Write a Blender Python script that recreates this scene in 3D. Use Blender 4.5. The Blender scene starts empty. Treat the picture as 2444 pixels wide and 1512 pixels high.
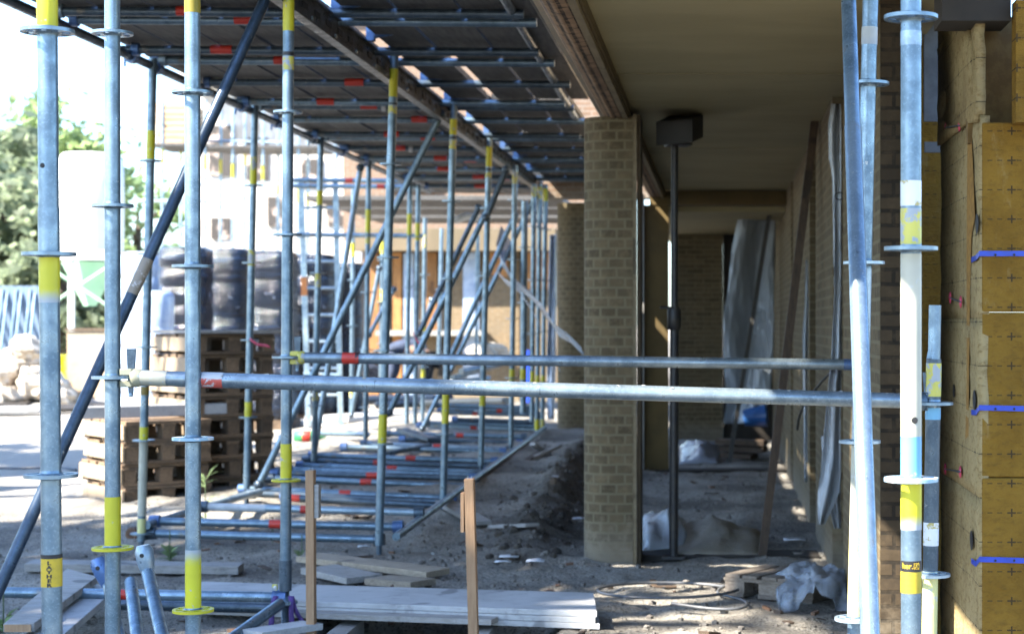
import bpy, math, random
import numpy as np
from mathutils import Vector, Matrix, noise as mnoise
random.seed(7)
R = math.radians
SC = bpy.context.scene
COL = SC.collection

# ------------------------------------------------------------------ camera, sky, sun, exposure
F, VX, VY, EYE = 4200.0, 1720.0, 775.0, 1.23       # focal length and vanishing point, in px of a 2443-px wide picture
cd = bpy.data.cameras.new('camera'); cam = bpy.data.objects.new('camera', cd); COL.objects.link(cam)
cam.location = (0, 0, EYE); cam.rotation_euler = (R(90), 0, 0)
cd.sensor_width = 36; cd.lens = F / 2443 * 36
cd.shift_x = (1221.5 - VX) / 2443; cd.shift_y = (VY - 756) / 2443
cd.clip_start = .05; cd.clip_end = 2000
cd.dof.use_dof = True; cd.dof.focus_distance = 4.9; cd.dof.aperture_fstop = 5.0
SC.camera = cam
SUN_TO = Vector((-.85, -.53, 1.0)).normalized()
w = bpy.data.worlds.new('World'); SC.world = w; w.use_nodes = True
nt = w.node_tree; sky = nt.nodes.new('ShaderNodeTexSky'); sky.sky_type = 'NISHITA'; sky.sun_disc = False
sky.sun_elevation = math.asin(SUN_TO.z); sky.sun_rotation = math.atan2(SUN_TO.x, SUN_TO.y)
sky.air_density = 1.15; sky.dust_density = 1.0; sky.ozone_density = 3.2
bg = nt.nodes['Background']; bg.inputs['Strength'].default_value = .105
tn = nt.nodes.new('ShaderNodeMix'); tn.data_type = 'RGBA'; tn.blend_type = 'MULTIPLY'; tn.inputs[0].default_value = 1; tn.inputs[7].default_value = (.86, .99, 1.16, 1)
nt.links.new(sky.outputs[0], tn.inputs[6]); nt.links.new(tn.outputs[2], bg.inputs['Color'])
sd = bpy.data.lights.new('sun', 'SUN'); sd.energy = 5.0; sd.angle = R(.53); sd.color = (1, .93, .82)
so = bpy.data.objects.new('sun', sd); COL.objects.link(so); so.rotation_euler = (-SUN_TO).to_track_quat('-Z', 'Y').to_euler()
SC.view_settings.view_transform = 'Standard'; SC.view_settings.look = 'None'
SC.view_settings.exposure = 2.65; SC.view_settings.gamma = 1

# ------------------------------------------------------------------ helpers
def P(x, y, Z): return Vector(((x - VX) * Z / F, Z, EYE - (y - VY) * Z / F))
def G(x, y, z=0.0):                                 # the point at height z seen at a pixel below the horizon
    return P(x, y, (EYE - z) * F / (y - VY))
def atX(x, y, X):                                   # the point at lateral offset X seen at a pixel
    return P(x, y, X * F / (x - VX))
OFF = {}
def rootloc(o): return OFF.get(o.name, Vector((0, 0, 0)))
def tag(o, label, cat, group=None, kind=None):
    if kind: o['kind'] = kind
    if label: o['label'] = label
    if cat: o['category'] = cat
    if group: o['group'] = group
    return o
def thing(name, label, cat, loc, group=None):
    o = bpy.data.objects.new(name, None); COL.objects.link(o); o.location = loc; o.empty_display_size = .1
    OFF[o.name] = Vector(loc); return tag(o, label, cat, group)
def frame(d):
    d = d.normalized(); u = Vector((0, 0, 1)) if abs(d.z) < .9 else Vector((1, 0, 0))
    a = d.cross(u).normalized(); return a, a.cross(d).normalized()
class B:
    def __init__(s): s.v = []; s.f = []; s.sm = []; s.uv = None
    def face(s, idx, sm=False): s.f.append(idx); s.sm.append(sm)
    def sweep(s, pts, rad, n=12, cap=True, sq=1.0):
        pts = [Vector(p) for p in pts]; k = len(pts); rad = rad if isinstance(rad, (list, tuple)) else [rad] * k
        b0 = len(s.v); a = None
        for i, p in enumerate(pts):
            d = (pts[min(i + 1, k - 1)] - pts[max(i - 1, 0)])
            if a is None: a, b = frame(d)
            else:
                dn = d.normalized(); a = (a - dn * a.dot(dn)).normalized(); b = a.cross(dn)
            for j in range(n):
                t = 2 * math.pi * j / n; s.v.append(p + (a * math.cos(t) + b * math.sin(t) * sq) * rad[i])
        for i in range(k - 1):
            for j in range(n):
                j2 = (j + 1) % n; q = b0 + i * n
                s.face((q + j, q + j2, q + n + j2, q + n + j), True)
        if cap:
            s.face(tuple(b0 + j for j in range(n))[::-1]); s.face(tuple(b0 + (k - 1) * n + j for j in range(n)))
        return s
    def tube(s, p0, p1, r=.0222, r1=None, n=16, cap=True): return s.sweep([p0, p1], [r, r if r1 is None else r1], n, cap)
    def hexa(s, p):                                  # p: 4 bottom then 4 top, counter-clockwise from above
        b = len(s.v); s.v += [Vector(q) for q in p]
        for f in ((3, 2, 1, 0), (4, 5, 6, 7), (0, 1, 5, 4), (1, 2, 6, 5), (2, 3, 7, 6), (3, 0, 4, 7)): s.face(tuple(b + i for i in f))
        return s
    def box(s, lo, hi):
        (a, b, c), (d, e, f) = lo, hi
        return s.hexa([(a, b, c), (d, b, c), (d, e, c), (a, e, c), (a, b, f), (d, b, f), (d, e, f), (a, e, f)])
    def obox(s, c, u, v, wv):                        # centre and three half-vectors
        c, u, v, wv = map(Vector, (c, u, v, wv))
        return s.hexa([c - u - v - wv, c + u - v - wv, c + u + v - wv, c - u + v - wv, c - u - v + wv, c + u - v + wv, c + u + v + wv, c - u + v + wv])
    def bar(s, p0, p1, wd, th, up=(0, 0, 1)):        # plank between two points, centred
        p0, p1 = Vector(p0), Vector(p1); d = p1 - p0; up = Vector(up)
        sde = d.cross(up).normalized(); n = sde.cross(d).normalized()
        return s.obox((p0 + p1) / 2, d / 2, sde * -wd / 2, n * th / 2)
    def lathe(s, c, prof, n=24, axis=None):
        c = Vector(c); M = Vector((0, 0, 1)).rotation_difference(Vector(axis)).to_matrix() if axis else Matrix.Identity(3)
        b0 = len(s.v)
        for r_, z_ in prof:
            for j in range(n):
                t = 2 * math.pi * j / n; s.v.append(c + M @ Vector((r_ * math.cos(t), r_ * math.sin(t), z_)))
        for i in range(len(prof) - 1):
            for j in range(n):
                j2 = (j + 1) % n; q = b0 + i * n; s.face((q + j, q + j2, q + n + j2, q + n + j), True)
        if prof[0][0] > 1e-4: s.face(tuple(b0 + j for j in range(n))[::-1])
        if prof[-1][0] > 1e-4: s.face(tuple(b0 + (len(prof) - 1) * n + j for j in range(n)))
        return s
    def grid(s, rows, sm=True):
        b0 = len(s.v); n = len(rows[0])
        for r_ in rows: s.v += [Vector(q) for q in r_]
        for i in range(len(rows) - 1):
            for j in range(n - 1): q = b0 + i * n + j; s.face((q, q + 1, q + n + 1, q + n), sm)
        return s
    def rock(s, c, r, seed=0, sq=(1, 1, .7), n=9, m=6):
        b0 = len(s.v); c = Vector(c)
        for i in range(m + 1):
            for j in range(n):
                a, t = 2 * math.pi * j / n, math.pi * i / m
                d = Vector((math.sin(t) * math.cos(a), math.sin(t) * math.sin(a), math.cos(t)))
                k = r * (1 + .45 * mnoise.noise(d * 1.7 + Vector((seed * 3.1, seed, 0))))
                s.v.append(c + Vector((d.x * sq[0], d.y * sq[1], d.z * sq[2])) * k)
        for i in range(m):
            for j in range(n): j2 = (j + 1) % n; q = b0 + i * n; s.face((q + j, q + n + j, q + n + j2, q + j2), False)
        return s
    def make(s, name, mat, parent=None, bevel=0, subsurf=0, solid=0):
        off = rootloc(parent) if parent else Vector((0, 0, 0))
        me = bpy.data.meshes.new(name); me.from_pydata([tuple(p - off) for p in s.v], [], s.f)
        me.polygons.foreach_set('use_smooth', s.sm)
        if s.uv: 
            l = me.uv_layers.new(name='UVMap'); l.data.foreach_set('uv', [c for f in s.f for i in f for c in s.uv[i]])
        me.update(); me.materials.append(mat)
        if any(s.sm) and not all(s.sm): me.set_sharp_from_angle(angle=R(50))
        o = bpy.data.objects.new(name, me); COL.objects.link(o); OFF[o.name] = off.copy()
        if parent: o.parent = parent
        if solid: m = o.modifiers.new('t', 'SOLIDIFY'); m.thickness = solid
        if bevel: m = o.modifiers.new('b', 'BEVEL'); m.width = bevel; m.segments = 2; m.limit_method = 'ANGLE'
        if subsurf: m = o.modifiers.new('s', 'SUBSURF'); m.levels = m.render_levels = subsurf
        return o
def inst(name, me, loc, parent, rotz=0):
    o = bpy.data.objects.new(name, me); COL.objects.link(o); o.parent = parent; o.location = Vector(loc) - rootloc(parent)
    o.rotation_euler = (0, 0, rotz); OFF[o.name] = rootloc(parent).copy(); return o
def lone(name, b, mat, label, cat, group=None, **k): return tag(b.make(name, mat, **k), label, cat, group)
def part(name, b, mat, parent, label=None, **k):
    o = b.make(name, mat, parent, **k)
    if label: o['label'] = label
    return o
ORD = ['first', 'second', 'third', 'fourth', 'fifth', 'sixth', 'seventh', 'eighth', 'ninth', 'tenth', 'eleventh', 'twelfth', 'thirteenth', 'fourteenth', 'fifteenth', 'sixteenth', 'seventeenth', 'eighteenth', 'nineteenth', 'twentieth', 'twenty-first', 'twenty-second', 'twenty-third', 'twenty-fourth']

# ------------------------------------------------------------------ materials
class N:
    def __init__(s, name):
        s.m = bpy.data.materials.new(name); s.m.use_nodes = True; s.t = s.m.node_tree; s.b = s.t.nodes['Principled BSDF']; s.out = s.t.nodes['Material Output']
        s.tc = s.t.nodes.new('ShaderNodeTexCoord')
    def n(s, typ, ins=None, **kw):
        x = s.t.nodes.new('ShaderNode' + typ)
        for k, v in kw.items(): setattr(x, k, v)
        for k, v in (ins or {}).items(): s.set(x.inputs[k], v)
        return x
    def set(s, sock, v):
        if hasattr(v, 'outputs'): v = v.outputs[0]
        if isinstance(v, bpy.types.NodeSocket): s.t.links.new(v, sock)
        else: sock.default_value = (v + (1,)) if isinstance(v, tuple) and len(v) == 3 and sock.type == 'RGBA' else v
    def noise(s, sc, det=4, rough=.55, vec=None, stretch=None):
        vec = vec or s.tc.outputs['Object']
        if stretch: vec = s.n('Mapping', {'Vector': vec, 'Scale': stretch}).outputs[0]
        return s.n('TexNoise', {'Vector': vec, 'Scale': sc, 'Detail': det, 'Roughness': rough}).outputs[0]
    def ramp(s, fac, a, b): return s.n('MapRange', {0: fac, 1: a, 2: b}, interpolation_type='SMOOTHSTEP').outputs[0]
    def mix(s, fac, a, b):
        x = s.n('Mix', data_type='RGBA'); s.set(x.inputs[0], fac); s.set(x.inputs[6], a); s.set(x.inputs[7], b); return x.outputs[2]
    def math(s, op, a, b=None, c=None):
        x = s.n('Math', operation=op); s.set(x.inputs[0], a)
        if b is not None: s.set(x.inputs[1], b)
        if c is not None: s.set(x.inputs[2], c)
        return x.outputs[0]
    def bump(s, h, st=.3, d=.01): s.set(s.b.inputs['Normal'], s.n('Bump', {'Height': h, 'Strength': st, 'Distance': d}).outputs[0])
    def fin(s, col, rough=.6, metal=0, spec=.5):
        s.set(s.b.inputs['Base Color'], col); s.set(s.b.inputs['Roughness'], rough); s.set(s.b.inputs['Metallic'], metal)
        s.set(s.b.inputs['Specular IOR Level'], spec); return s.m
    def rnd(s): return s.n('ObjectInfo').outputs['Random']

def kk(c, f=.74): return tuple(v * f for v in c) if c else c
def galv(name, a=(.245, .34, .415), b=(.135, .205, .265), metal=.62, dirt=(.20, .17, .13)):
    a, b = kk(a), kk(b); x = N(name); n1 = x.noise(18, 5); n2 = x.noise(140, 2); n3 = x.noise(9, 6, .7, stretch=(1, 1, .35))
    c = x.mix(x.ramp(n1, .36, .62), a, b); c = x.mix(x.math('MULTIPLY', x.ramp(n2, .52, .68), .35), c, tuple(min(.6, k * 1.5) for k in a))
    c = x.mix(x.math('MULTIPLY', x.ramp(x.noise(2.3, 3), .42, .66), .45), c, tuple(min(.6, k * 1.35 + .04) for k in a))
    c = x.mix(x.math('MULTIPLY', x.ramp(n3, .60, .70), .75), c, dirt); c = x.mix(x.math('MULTIPLY', x.ramp(x.noise(34, 4, .8), .66, .70), .8), c, (.50, .49, .45))
    c = x.mix(x.math('MULTIPLY', x.ramp(x.noise(45, 3, .7, stretch=(1, 1, .12)), .66, .72), .7), c, tuple(k * .4 for k in b))
    c = x.mix(x.math('MULTIPLY', x.rnd(), .3), c, tuple(k * .9 for k in b))
    x.bump(n2, .12, .002); return x.fin(c, x.n('MapRange', {0: n1, 1: .3, 2: .7, 3: .24, 4: .46}).outputs[0], metal)
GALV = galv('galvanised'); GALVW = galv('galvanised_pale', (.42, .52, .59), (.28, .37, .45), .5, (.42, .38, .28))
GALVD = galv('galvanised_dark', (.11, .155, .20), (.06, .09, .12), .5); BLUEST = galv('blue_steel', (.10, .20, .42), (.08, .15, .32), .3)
def simple(name, a, b=None, sc=20, rough=.6, metal=0, bump=0, det=4, stretch=None, lo=.4, hi=.62, spec=.5, objvar=0):
    a, b = kk(a), kk(b); x = N(name); n = x.noise(sc, det, stretch=stretch); c = x.mix(x.ramp(n, lo, hi), a, b or tuple(k * .75 for k in a))
    if objvar:
        h = x.n('HueSaturation', {'Color': c}); x.set(h.inputs['Value'], x.n('MapRange', {0: x.rnd(), 3: 1 - objvar, 4: 1 + objvar}).outputs[0]); c = h.outputs[0]
    if bump: x.bump(n, bump, .01)
    return x.fin(c, rough, metal, spec)
def paint(name, col, fade=None, chips=.66, under=(.38, .42, .45)):
    col, under = kk(col, .8), kk(under); x = N(name); n = x.noise(30, 5, .65); c = x.mix(x.ramp(x.noise(7, 3), .35, .7), col, tuple(k * .82 for k in col))
    k = x.ramp(n, chips, chips + .05)
    if fade:
        z = x.n('SeparateXYZ', {0: x.tc.outputs['Generated']}).outputs[2]
        z = x.math('ADD', z, x.math('MULTIPLY', x.math('SUBTRACT', x.noise(25, 3), .5), .22))
        k = x.math('MAXIMUM', k, x.ramp(z, *fade))
    return x.fin(x.mix(k, c, under), .45, .05)
YEL = paint('yellow_paint', (.62, .56, .018), None, .62); YELB = paint('yellow_paint_fading_down', (.62, .57, .018), (.32, .02), .63); YELT = paint('yellow_paint_fading_up', (.64, .60, .018), (.72, 1.0), .63)
YELW = paint('yellow_paint_worn', (.62, .56, .10), None, .50); CREAM = paint('cream_paint', (.50, .485, .38), None, .60, (.5, .5, .44)); SKYP = paint('light_blue_paint', (.16, .42, .62), None, .60, (.5, .6, .66))
YELP = paint('pale_yellow_paint', (.70, .66, .28), None, .56, (.6, .6, .5)); WHTP = paint('flaking_white_paint', (.78, .80, .82), None, .52, (.5, .42, .15))
RED = paint('red_tape', (.62, .045, .025), None, .72, (.5, .25, .2)); REDW = paint('red_white_tape', (.60, .10, .07), (.55, .62), .62, (.55, .55, .55)); PLATE = simple('prop_wood', (.035, .03, .022), (.02, .018, .014), 12, .8); ORG = simple('orange_wrap', (.75, .25, .06))
BLK = simple('black_print', (.012, .012, .014), rough=.5); BLACKST = simple('black_steel', (.022, .022, .024), (.04, .036, .03), 30, .5)
LABY = simple('label_yellow', (.62, .42, .015), (.55, .38, .02), 60, .5); WHITE = simple('white_plate', (.72, .74, .75), (.6, .62, .64), 20, .5)
PINK = simple('pink_ribbon', (.65, .07, .14), rough=.5); PURP = simple('purple_strap', (.10, .05, .22), (.07, .035, .16), 60, .8)
def wood(name, a, b, sc=6, stretch=(1, 14, 14), rough=.75, knots=True, objvar=.15):
    a, b = kk(a), kk(b); x = N(name); n = x.noise(sc, 6, .6, stretch=stretch); c = x.mix(x.ramp(n, .32, .68), a, b)
    d = x.noise(3.5, 4); c = x.mix(x.math('MULTIPLY', x.ramp(d, .5, .75), .5), c, tuple(k * .55 for k in b))
    c = x.mix(x.math('MULTIPLY', x.ramp(x.noise(11, 6, .75), .54, .68), .5), c, tuple(k * .5 for k in b)); kn = x.ramp(x.noise(5.5, 1, .3, stretch=(1, 1, 1)), .70, .74); c = x.mix(x.math('MULTIPLY', kn, .7), c, tuple(k * .35 for k in b))
    h = x.n('HueSaturation', {'Color': c}); x.set(h.inputs['Value'], x.n('MapRange', {0: x.rnd(), 3: 1 - objvar, 4: 1 + objvar}).outputs[0])
    x.bump(n, .35, .005); return x.fin(h.outputs[0], rough)
DECKW = wood('deck_wood', (.125, .12, .112), (.062, .060, .057), 5, (9, 1, 9)); PALW = wood('pallet_wood', (.22, .145, .085), (.12, .078, .045), 8, (6, 6, 16), objvar=.3)  # pallet wood darkened to stand for the shaded pallet faces
GREYW = wood('grey_wood', (.40, .38, .35), (.29, .27, .24), 6, (2, 14, 14)); PALEW = wood('pale_grey_board', (.56, .56, .55), (.46, .46, .455), 9, (1.2, 10, 10), objvar=.06)
STAKE = wood('stake_wood', (.46, .28, .15), (.36, .21, .11), 9, (10, 10, 1)); BROWN = wood('brown_wood', (.10, .062, .035), (.055, .035, .02), 8, (10, 10, 1)); TIMB = wood('orange_timber', (.42, .20, .06), (.30, .135, .04), 4, (8, 8, 1), objvar=.2)
def brick(name, plane='xz', a=(.168, .124, .068), b=(.092, .068, .038), mortar=(.205, .170, .100), bw=.185, rh=.0508, uv=False, sz=.007, off=.5):
    a, b, mortar = kk(a, .68), kk(b, .68), kk(mortar, .66); x = N(name)
    if uv: v = x.tc.outputs['UV']
    else:
        s = x.n('SeparateXYZ', {0: x.tc.outputs['Object']}); o = s.outputs; i = {'x': 0, 'y': 1, 'z': 2}
        c = x.n('CombineXYZ', {0: o[i[plane[0]]], 1: o[i[plane[1]]]}); v = c.outputs[0]
    wob = x.n('VectorMath', {0: x.n('TexNoise', {'Vector': x.tc.outputs['Object'], 'Scale': 14.0}).outputs[1], 1: (.5, .5, .5)}, operation='SUBTRACT').outputs[0]
    v = x.n('VectorMath', {0: v, 1: x.n('VectorMath', {0: wob, 3: .006}, operation='SCALE').outputs[0]}, operation='ADD').outputs[0]
    bk = x.n('TexBrick', {'Vector': v, 'Color1': a, 'Color2': b, 'Mortar': mortar, 'Scale': 1.0, 'Mortar Size': sz, 'Mortar Smooth': .12, 'Bias': -.1, 'Brick Width': bw, 'Row Height': rh})
    bk.offset = off
    n = x.noise(22, 5, .65); c = x.mix(x.math('MULTIPLY', x.ramp(n, .42, .7), .5), bk.outputs[0], tuple(k * 1.55 for k in a))
    n2 = x.noise(2.2, 4); c = x.mix(x.math('MULTIPLY', x.ramp(n2, .48, .72), .35), c, tuple(k * .75 for k in mortar))
    zz = x.n('SeparateXYZ', {0: x.tc.outputs['Object']}).outputs[2]; c = x.mix(x.math('MULTIPLY', x.ramp(x.math('ADD', zz, x.math('MULTIPLY', n, -.35)), .10, -.16), .7), c, (.20, .17, .125))
    h = x.math('ADD', x.math('MULTIPLY', bk.outputs[1], -1.0), x.math('MULTIPLY', n, .5)); x.bump(h, .65, .008)
    return x.fin(c, .9, 0, .25)
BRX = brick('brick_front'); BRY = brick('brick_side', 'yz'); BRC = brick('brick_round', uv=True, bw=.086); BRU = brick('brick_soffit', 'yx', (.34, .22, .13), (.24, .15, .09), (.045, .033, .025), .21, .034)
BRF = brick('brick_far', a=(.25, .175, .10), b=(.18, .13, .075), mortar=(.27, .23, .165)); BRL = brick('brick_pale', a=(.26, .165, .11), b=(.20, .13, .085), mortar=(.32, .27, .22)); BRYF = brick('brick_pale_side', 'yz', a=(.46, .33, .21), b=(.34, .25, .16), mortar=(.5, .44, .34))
CEIL = simple('ceiling_board', (.375, .315, .165), (.31, .26, .13), 1.6, .8, bump=.08, det=8, stretch=(.8, 1.6, 1), lo=.36, hi=.66); TRIM = wood('trim_wood', (.27, .21, .115), (.20, .15, .08), 5, (8, 1, 8)); OCHRE = simple('ochre_board', (.12, .078, .020), (.095, .062, .016), 5, .8)
DARKW = simple('dark_timber', (.028, .021, .014), (.018, .014, .010), 10, .8); MEMB = simple('grey_membrane', (.16, .165, .17), (.10, .10, .105), 9, .55)
def ground_mat():
    x = N('earth'); n = x.noise(1.3, 6, .6); n2 = x.noise(14, 6, .7); n3 = x.noise(70, 4, .7)
    c = x.mix(x.ramp(n, .36, .66), (.42, .39, .335), (.175, .160, .138)); c = x.mix(x.math('MULTIPLY', x.ramp(n2, .5, .68), .6), c, (.34, .29, .22))
    c = x.mix(x.math('MULTIPLY', x.ramp(n3, .50, .62), .8), c, (.065, .06, .054)); c = x.mix(x.math('MULTIPLY', x.ramp(n3, .42, .30), .5), c, (.42, .38, .31))
    s = x.n('SeparateXYZ', {0: x.tc.outputs['Object']}).outputs
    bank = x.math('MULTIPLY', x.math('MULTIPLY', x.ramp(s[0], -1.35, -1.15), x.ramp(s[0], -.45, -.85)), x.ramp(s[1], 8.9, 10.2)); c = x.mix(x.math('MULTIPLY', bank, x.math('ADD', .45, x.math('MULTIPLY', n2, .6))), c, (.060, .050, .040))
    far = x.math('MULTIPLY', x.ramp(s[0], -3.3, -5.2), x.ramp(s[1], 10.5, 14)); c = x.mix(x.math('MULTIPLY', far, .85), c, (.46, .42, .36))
    h = x.math('ADD', n2, x.math('MULTIPLY', n3, .6)); x.bump(h, 1.0, .05); return x.fin(c, .95, 0, .2)
EARTH = ground_mat(); STONE = simple('rubble_stone', (.30, .27, .23), (.18, .16, .14), 12, .9, bump=.3, objvar=.3); SLAB = simple('concrete_slab', (.40, .39, .36), (.30, .29, .27), 7, .85, bump=.2)
RUBB = simple('pale_rubble', (.62, .55, .45), (.40, .33, .25), 9, .9, bump=.3)
def plastic(name, col=(.62, .68, .74), alpha=.55, rough=.22, dark=None):
    col, dark = kk(col), kk(dark); x = N(name); n = x.noise(7, 6, .65); n2 = x.noise(30, 4, .7, stretch=(1, 1, .3))
    c = x.mix(x.ramp(n, .35, .7), col, dark or tuple(k * .7 for k in col)); x.bump(x.math('ADD', n, n2), .5, .02)
    m = x.fin(c, rough); x.set(x.b.inputs['Alpha'], x.n('MapRange', {0: n, 1: .3, 2: .7, 3: alpha - .12, 4: min(1, alpha + .2)}).outputs[0])
    return m
PLAS = plastic('clear_plastic', alpha=.62); PLASG = plastic('grey_plastic', (.55, .62, .70), .78, .35); PLASW = plastic('white_wrap', (.55, .66, .82), .93, .2, (.30, .40, .58))
def wrap():
    x = N('black_wrap'); n = x.noise(5, 7, .72, stretch=(1, 1, 1.6)); n2 = x.noise(2.2, 5, .65, stretch=(.5, .5, 6))
    c = x.mix(x.ramp(n, .60, .72), (.004, .007, .015), (.22, .27, .36)); c = x.mix(x.math('MULTIPLY', x.ramp(n2, .55, .66), .6), c, (.018, .036, .08))  # glints on the film painted in as pale patches, along with white film
    x.bump(x.math('ADD', n, n2), .6, .04); return x.fin(c, .10)
BWRAP = wrap(); BPLAS = simple('blue_plastic', (.03, .14, .42), (.02, .10, .32), 6, .35); RUBH = simple('grey_hose', (.14, .15, .17), (.20, .21, .22), 30, .5); CABL = simple('black_cable', (.02, .022, .026), rough=.5)
ALU = galv('aluminium', (.085, .08, .072), (.05, .047, .043), .2); SILO = simple('silo_white', (.80, .83, .80), (.74, .78, .74), 1, .5); GREENF = simple('pale_green_frame', (.42, .72, .46), (.36, .66, .42), 3, .5)
STRAP = simple('blue_strap', (.012, .06, .52), (.01, .05, .42), 20, .4); SLOT = simple('slot_dark', (.01, .01, .01)); PAPER = simple('white_paper', (.75, .77, .80), (.6, .62, .66), 15, .7)
GREENP = simple('green_plastic', (.05, .34, .14), (.04, .28, .1), 8, .4); TERRA = simple('clay', (.22, .12, .07), (.15, .085, .05), 20, .8)
def insul(name, axes):
    x = N(name); n = x.noise(4, 6, .65); n2 = x.noise(45, 5, .75, stretch=(.5, .5, 1)); n3 = x.noise(9, 6, .7, stretch=(1, 1, .4))
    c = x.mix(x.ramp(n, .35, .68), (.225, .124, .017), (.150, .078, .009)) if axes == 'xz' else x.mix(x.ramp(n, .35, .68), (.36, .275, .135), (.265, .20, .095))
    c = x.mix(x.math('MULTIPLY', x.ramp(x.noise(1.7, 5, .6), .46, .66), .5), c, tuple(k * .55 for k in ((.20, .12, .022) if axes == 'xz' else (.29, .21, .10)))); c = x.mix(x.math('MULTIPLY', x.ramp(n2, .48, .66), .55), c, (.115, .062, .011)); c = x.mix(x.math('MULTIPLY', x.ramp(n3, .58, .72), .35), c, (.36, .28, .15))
    s = x.n('SeparateXYZ', {0: x.tc.outputs['Object']}).outputs; a, b = s[0 if axes[0] == 'x' else 1], s[2]; g = .0933 if axes == 'xz' else .14
    aa = x.math('ADD', a, .055 if axes == 'xz' else .0)
    def d(v, g): return x.math('ABSOLUTE', x.math('SUBTRACT', x.math('FRACT', x.math('DIVIDE', x.math('ADD', v, 50.0 * g + .02), g)), .5))    # .5 on a line
    def near(v, g, wd): return x.math('GREATER_THAN', d(v, g), .5 - wd / g)
    ga = .1866 if axes == 'xz' else .30
    dashA = x.math('GREATER_THAN', d(a, .0311), .24); dashB = x.math('GREATER_THAN', d(b, .0311), .24)
    hl = x.math('MULTIPLY', near(b, g, .0020), dashA); pl = x.math('MULTIPLY', near(b, g, .0026), near(aa, ga, .013)); pv = x.math('MULTIPLY', near(aa, ga, .0026), near(b, g, .013))
    k = x.math('MAXIMUM', x.math('MULTIPLY', hl, .8), x.math('MAXIMUM', pl, pv))
    if axes == 'yz': k = x.math('MAXIMUM', k, x.math('MULTIPLY', x.math('MULTIPLY', near(a, .55, .0016), dashB), .7))
    c = x.mix(x.math('MULTIPLY', k, .85), c, (.03, .022, .015)); x.bump(x.math('ADD', n2, n), .7, .02); return x.fin(c, .85, 0, .2)
INSF = insul('insulation_front', 'xz'); INSS = insul('insulation_side', 'yz'); INSE = simple('insulation_edge', (.36, .19, .035), (.26, .13, .02), 40, .9, bump=.4)
def leafm(name, a, b):
    x = N(name); c = x.mix(x.ramp(x.noise(.9, 4), .35, .65), a, b); c = x.mix(x.math('MULTIPLY', x.rnd(), .3), c, a)
    m = x.fin(c, .6, 0, .2); tr = x.n('BsdfTranslucent', {'Color': tuple(min(.6, k * 3.2) for k in a)}); mx = x.n('MixShader', {0: .5}); x.t.links.new(x.b.outputs[0], mx.inputs[1]); x.t.links.new(tr.outputs[0], mx.inputs[2]); x.t.links.new(mx.outputs[0], x.out.inputs[0]); return m
LEAFD = leafm('leaves_dark', (.10, .12, .075), (.12, .145, .095)); LEAFL = leafm('leaves_light', (.12, .16, .07), (.10, .14, .06)); BARK = simple('bark', (.12, .09, .065), (.07, .055, .04), 12, .9, bump=.5)
SKIN = simple('skin', (.45, .27, .19), rough=.6); NAVY = simple('navy_cloth', (.045, .065, .12), (.03, .045, .085), 9, .85); JEAN = simple('black_cloth', (.014, .016, .022), rough=.85); HAIR = simple('hair', (.05, .035, .025), rough=.8)

# ------------------------------------------------------------------ ground
def sst(a, b, x):
    t = min(1, max(0, (x - a) / (b - a))) if a != b else 0
    return t * t * (3 - 2 * t)
def gh(x, y, fine=True):
    rise = .17 * sst(9.2, 15, y) * sst(-.92, -1.22, x) * sst(-5.2, -3.4, x) * sst(30, 22, y)
    rid = .10 * math.exp(-((x + 1.12) / .14) ** 2) * sst(8.6, 10.2, y) * sst(19, 15, y) + .05 * math.exp(-((x + .95) / .25) ** 2 - ((y - 8.6) / .6) ** 2)
    z = rise + rid * (.6 + .8 * mnoise.noise(Vector((x * 4, y * 4, 3))))
    z -= .16 * sst(-1.72, -1.6, x) * sst(-.62, -.8, x) * sst(6.85, 7.0, y) * sst(7.9, 7.7, y)  # pit under the pale boards, added to deepen their shadow
    z += .05 * math.exp(-((x + .2) / .3) ** 2 - ((y - 10.2) / .5) ** 2)
    if fine and y < 30:
        v = Vector((x, y, 0)); bk = math.exp(-((x + 1.0) / .30) ** 2) * sst(8.4, 9.6, y) * sst(18, 15, y); z += bk * (.07 * mnoise.noise(v * 3.1) + .055 * abs(mnoise.noise(v * 7)) + .03 * mnoise.noise(v * 15)); z += .024 * mnoise.noise(v * 1.6) + .020 * mnoise.noise(v * 4.3) + .013 * mnoise.noise(v * 11)
    return z
def axis(segs):
    out = []
    for a, b, st in segs: out += list(np.arange(a, b, st))
    return out
xs = axis([(-600, -60, 90), (-60, -12, 8), (-12, -5, .5), (-5, 1.4, .036), (1.4, 6, .5), (6, 30, 6), (30, 601, 80)])
ys = axis([(-40, 2, 6), (2, 5.5, .25), (5.5, 13, .034), (13, 20, .07), (20, 40, .8), (40, 120, 10), (120, 1600, 200)])
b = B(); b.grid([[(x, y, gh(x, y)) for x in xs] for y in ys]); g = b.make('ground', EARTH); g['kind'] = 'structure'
# small stones and clods lying about: nobody could count them
b = B(); rnd = random.Random(5)
for i in range(1900):
    y = 6.2 + 10 * rnd.random() ** 1.8; x = -1.05 + rnd.gauss(0, .35) if rnd.random() < .3 else rnd.uniform(-3.9, .5)
    b.rock((x, y, gh(x, y) + .004), rnd.choice((.005, .006, .008, .011, .015, .02)), i, n=5, m=3)
o = b.make('rubble', STONE); o['kind'] = 'stuff'; o['label'] = 'small stones and clods scattered over the sandy ground'

exec_sections = True
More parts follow.
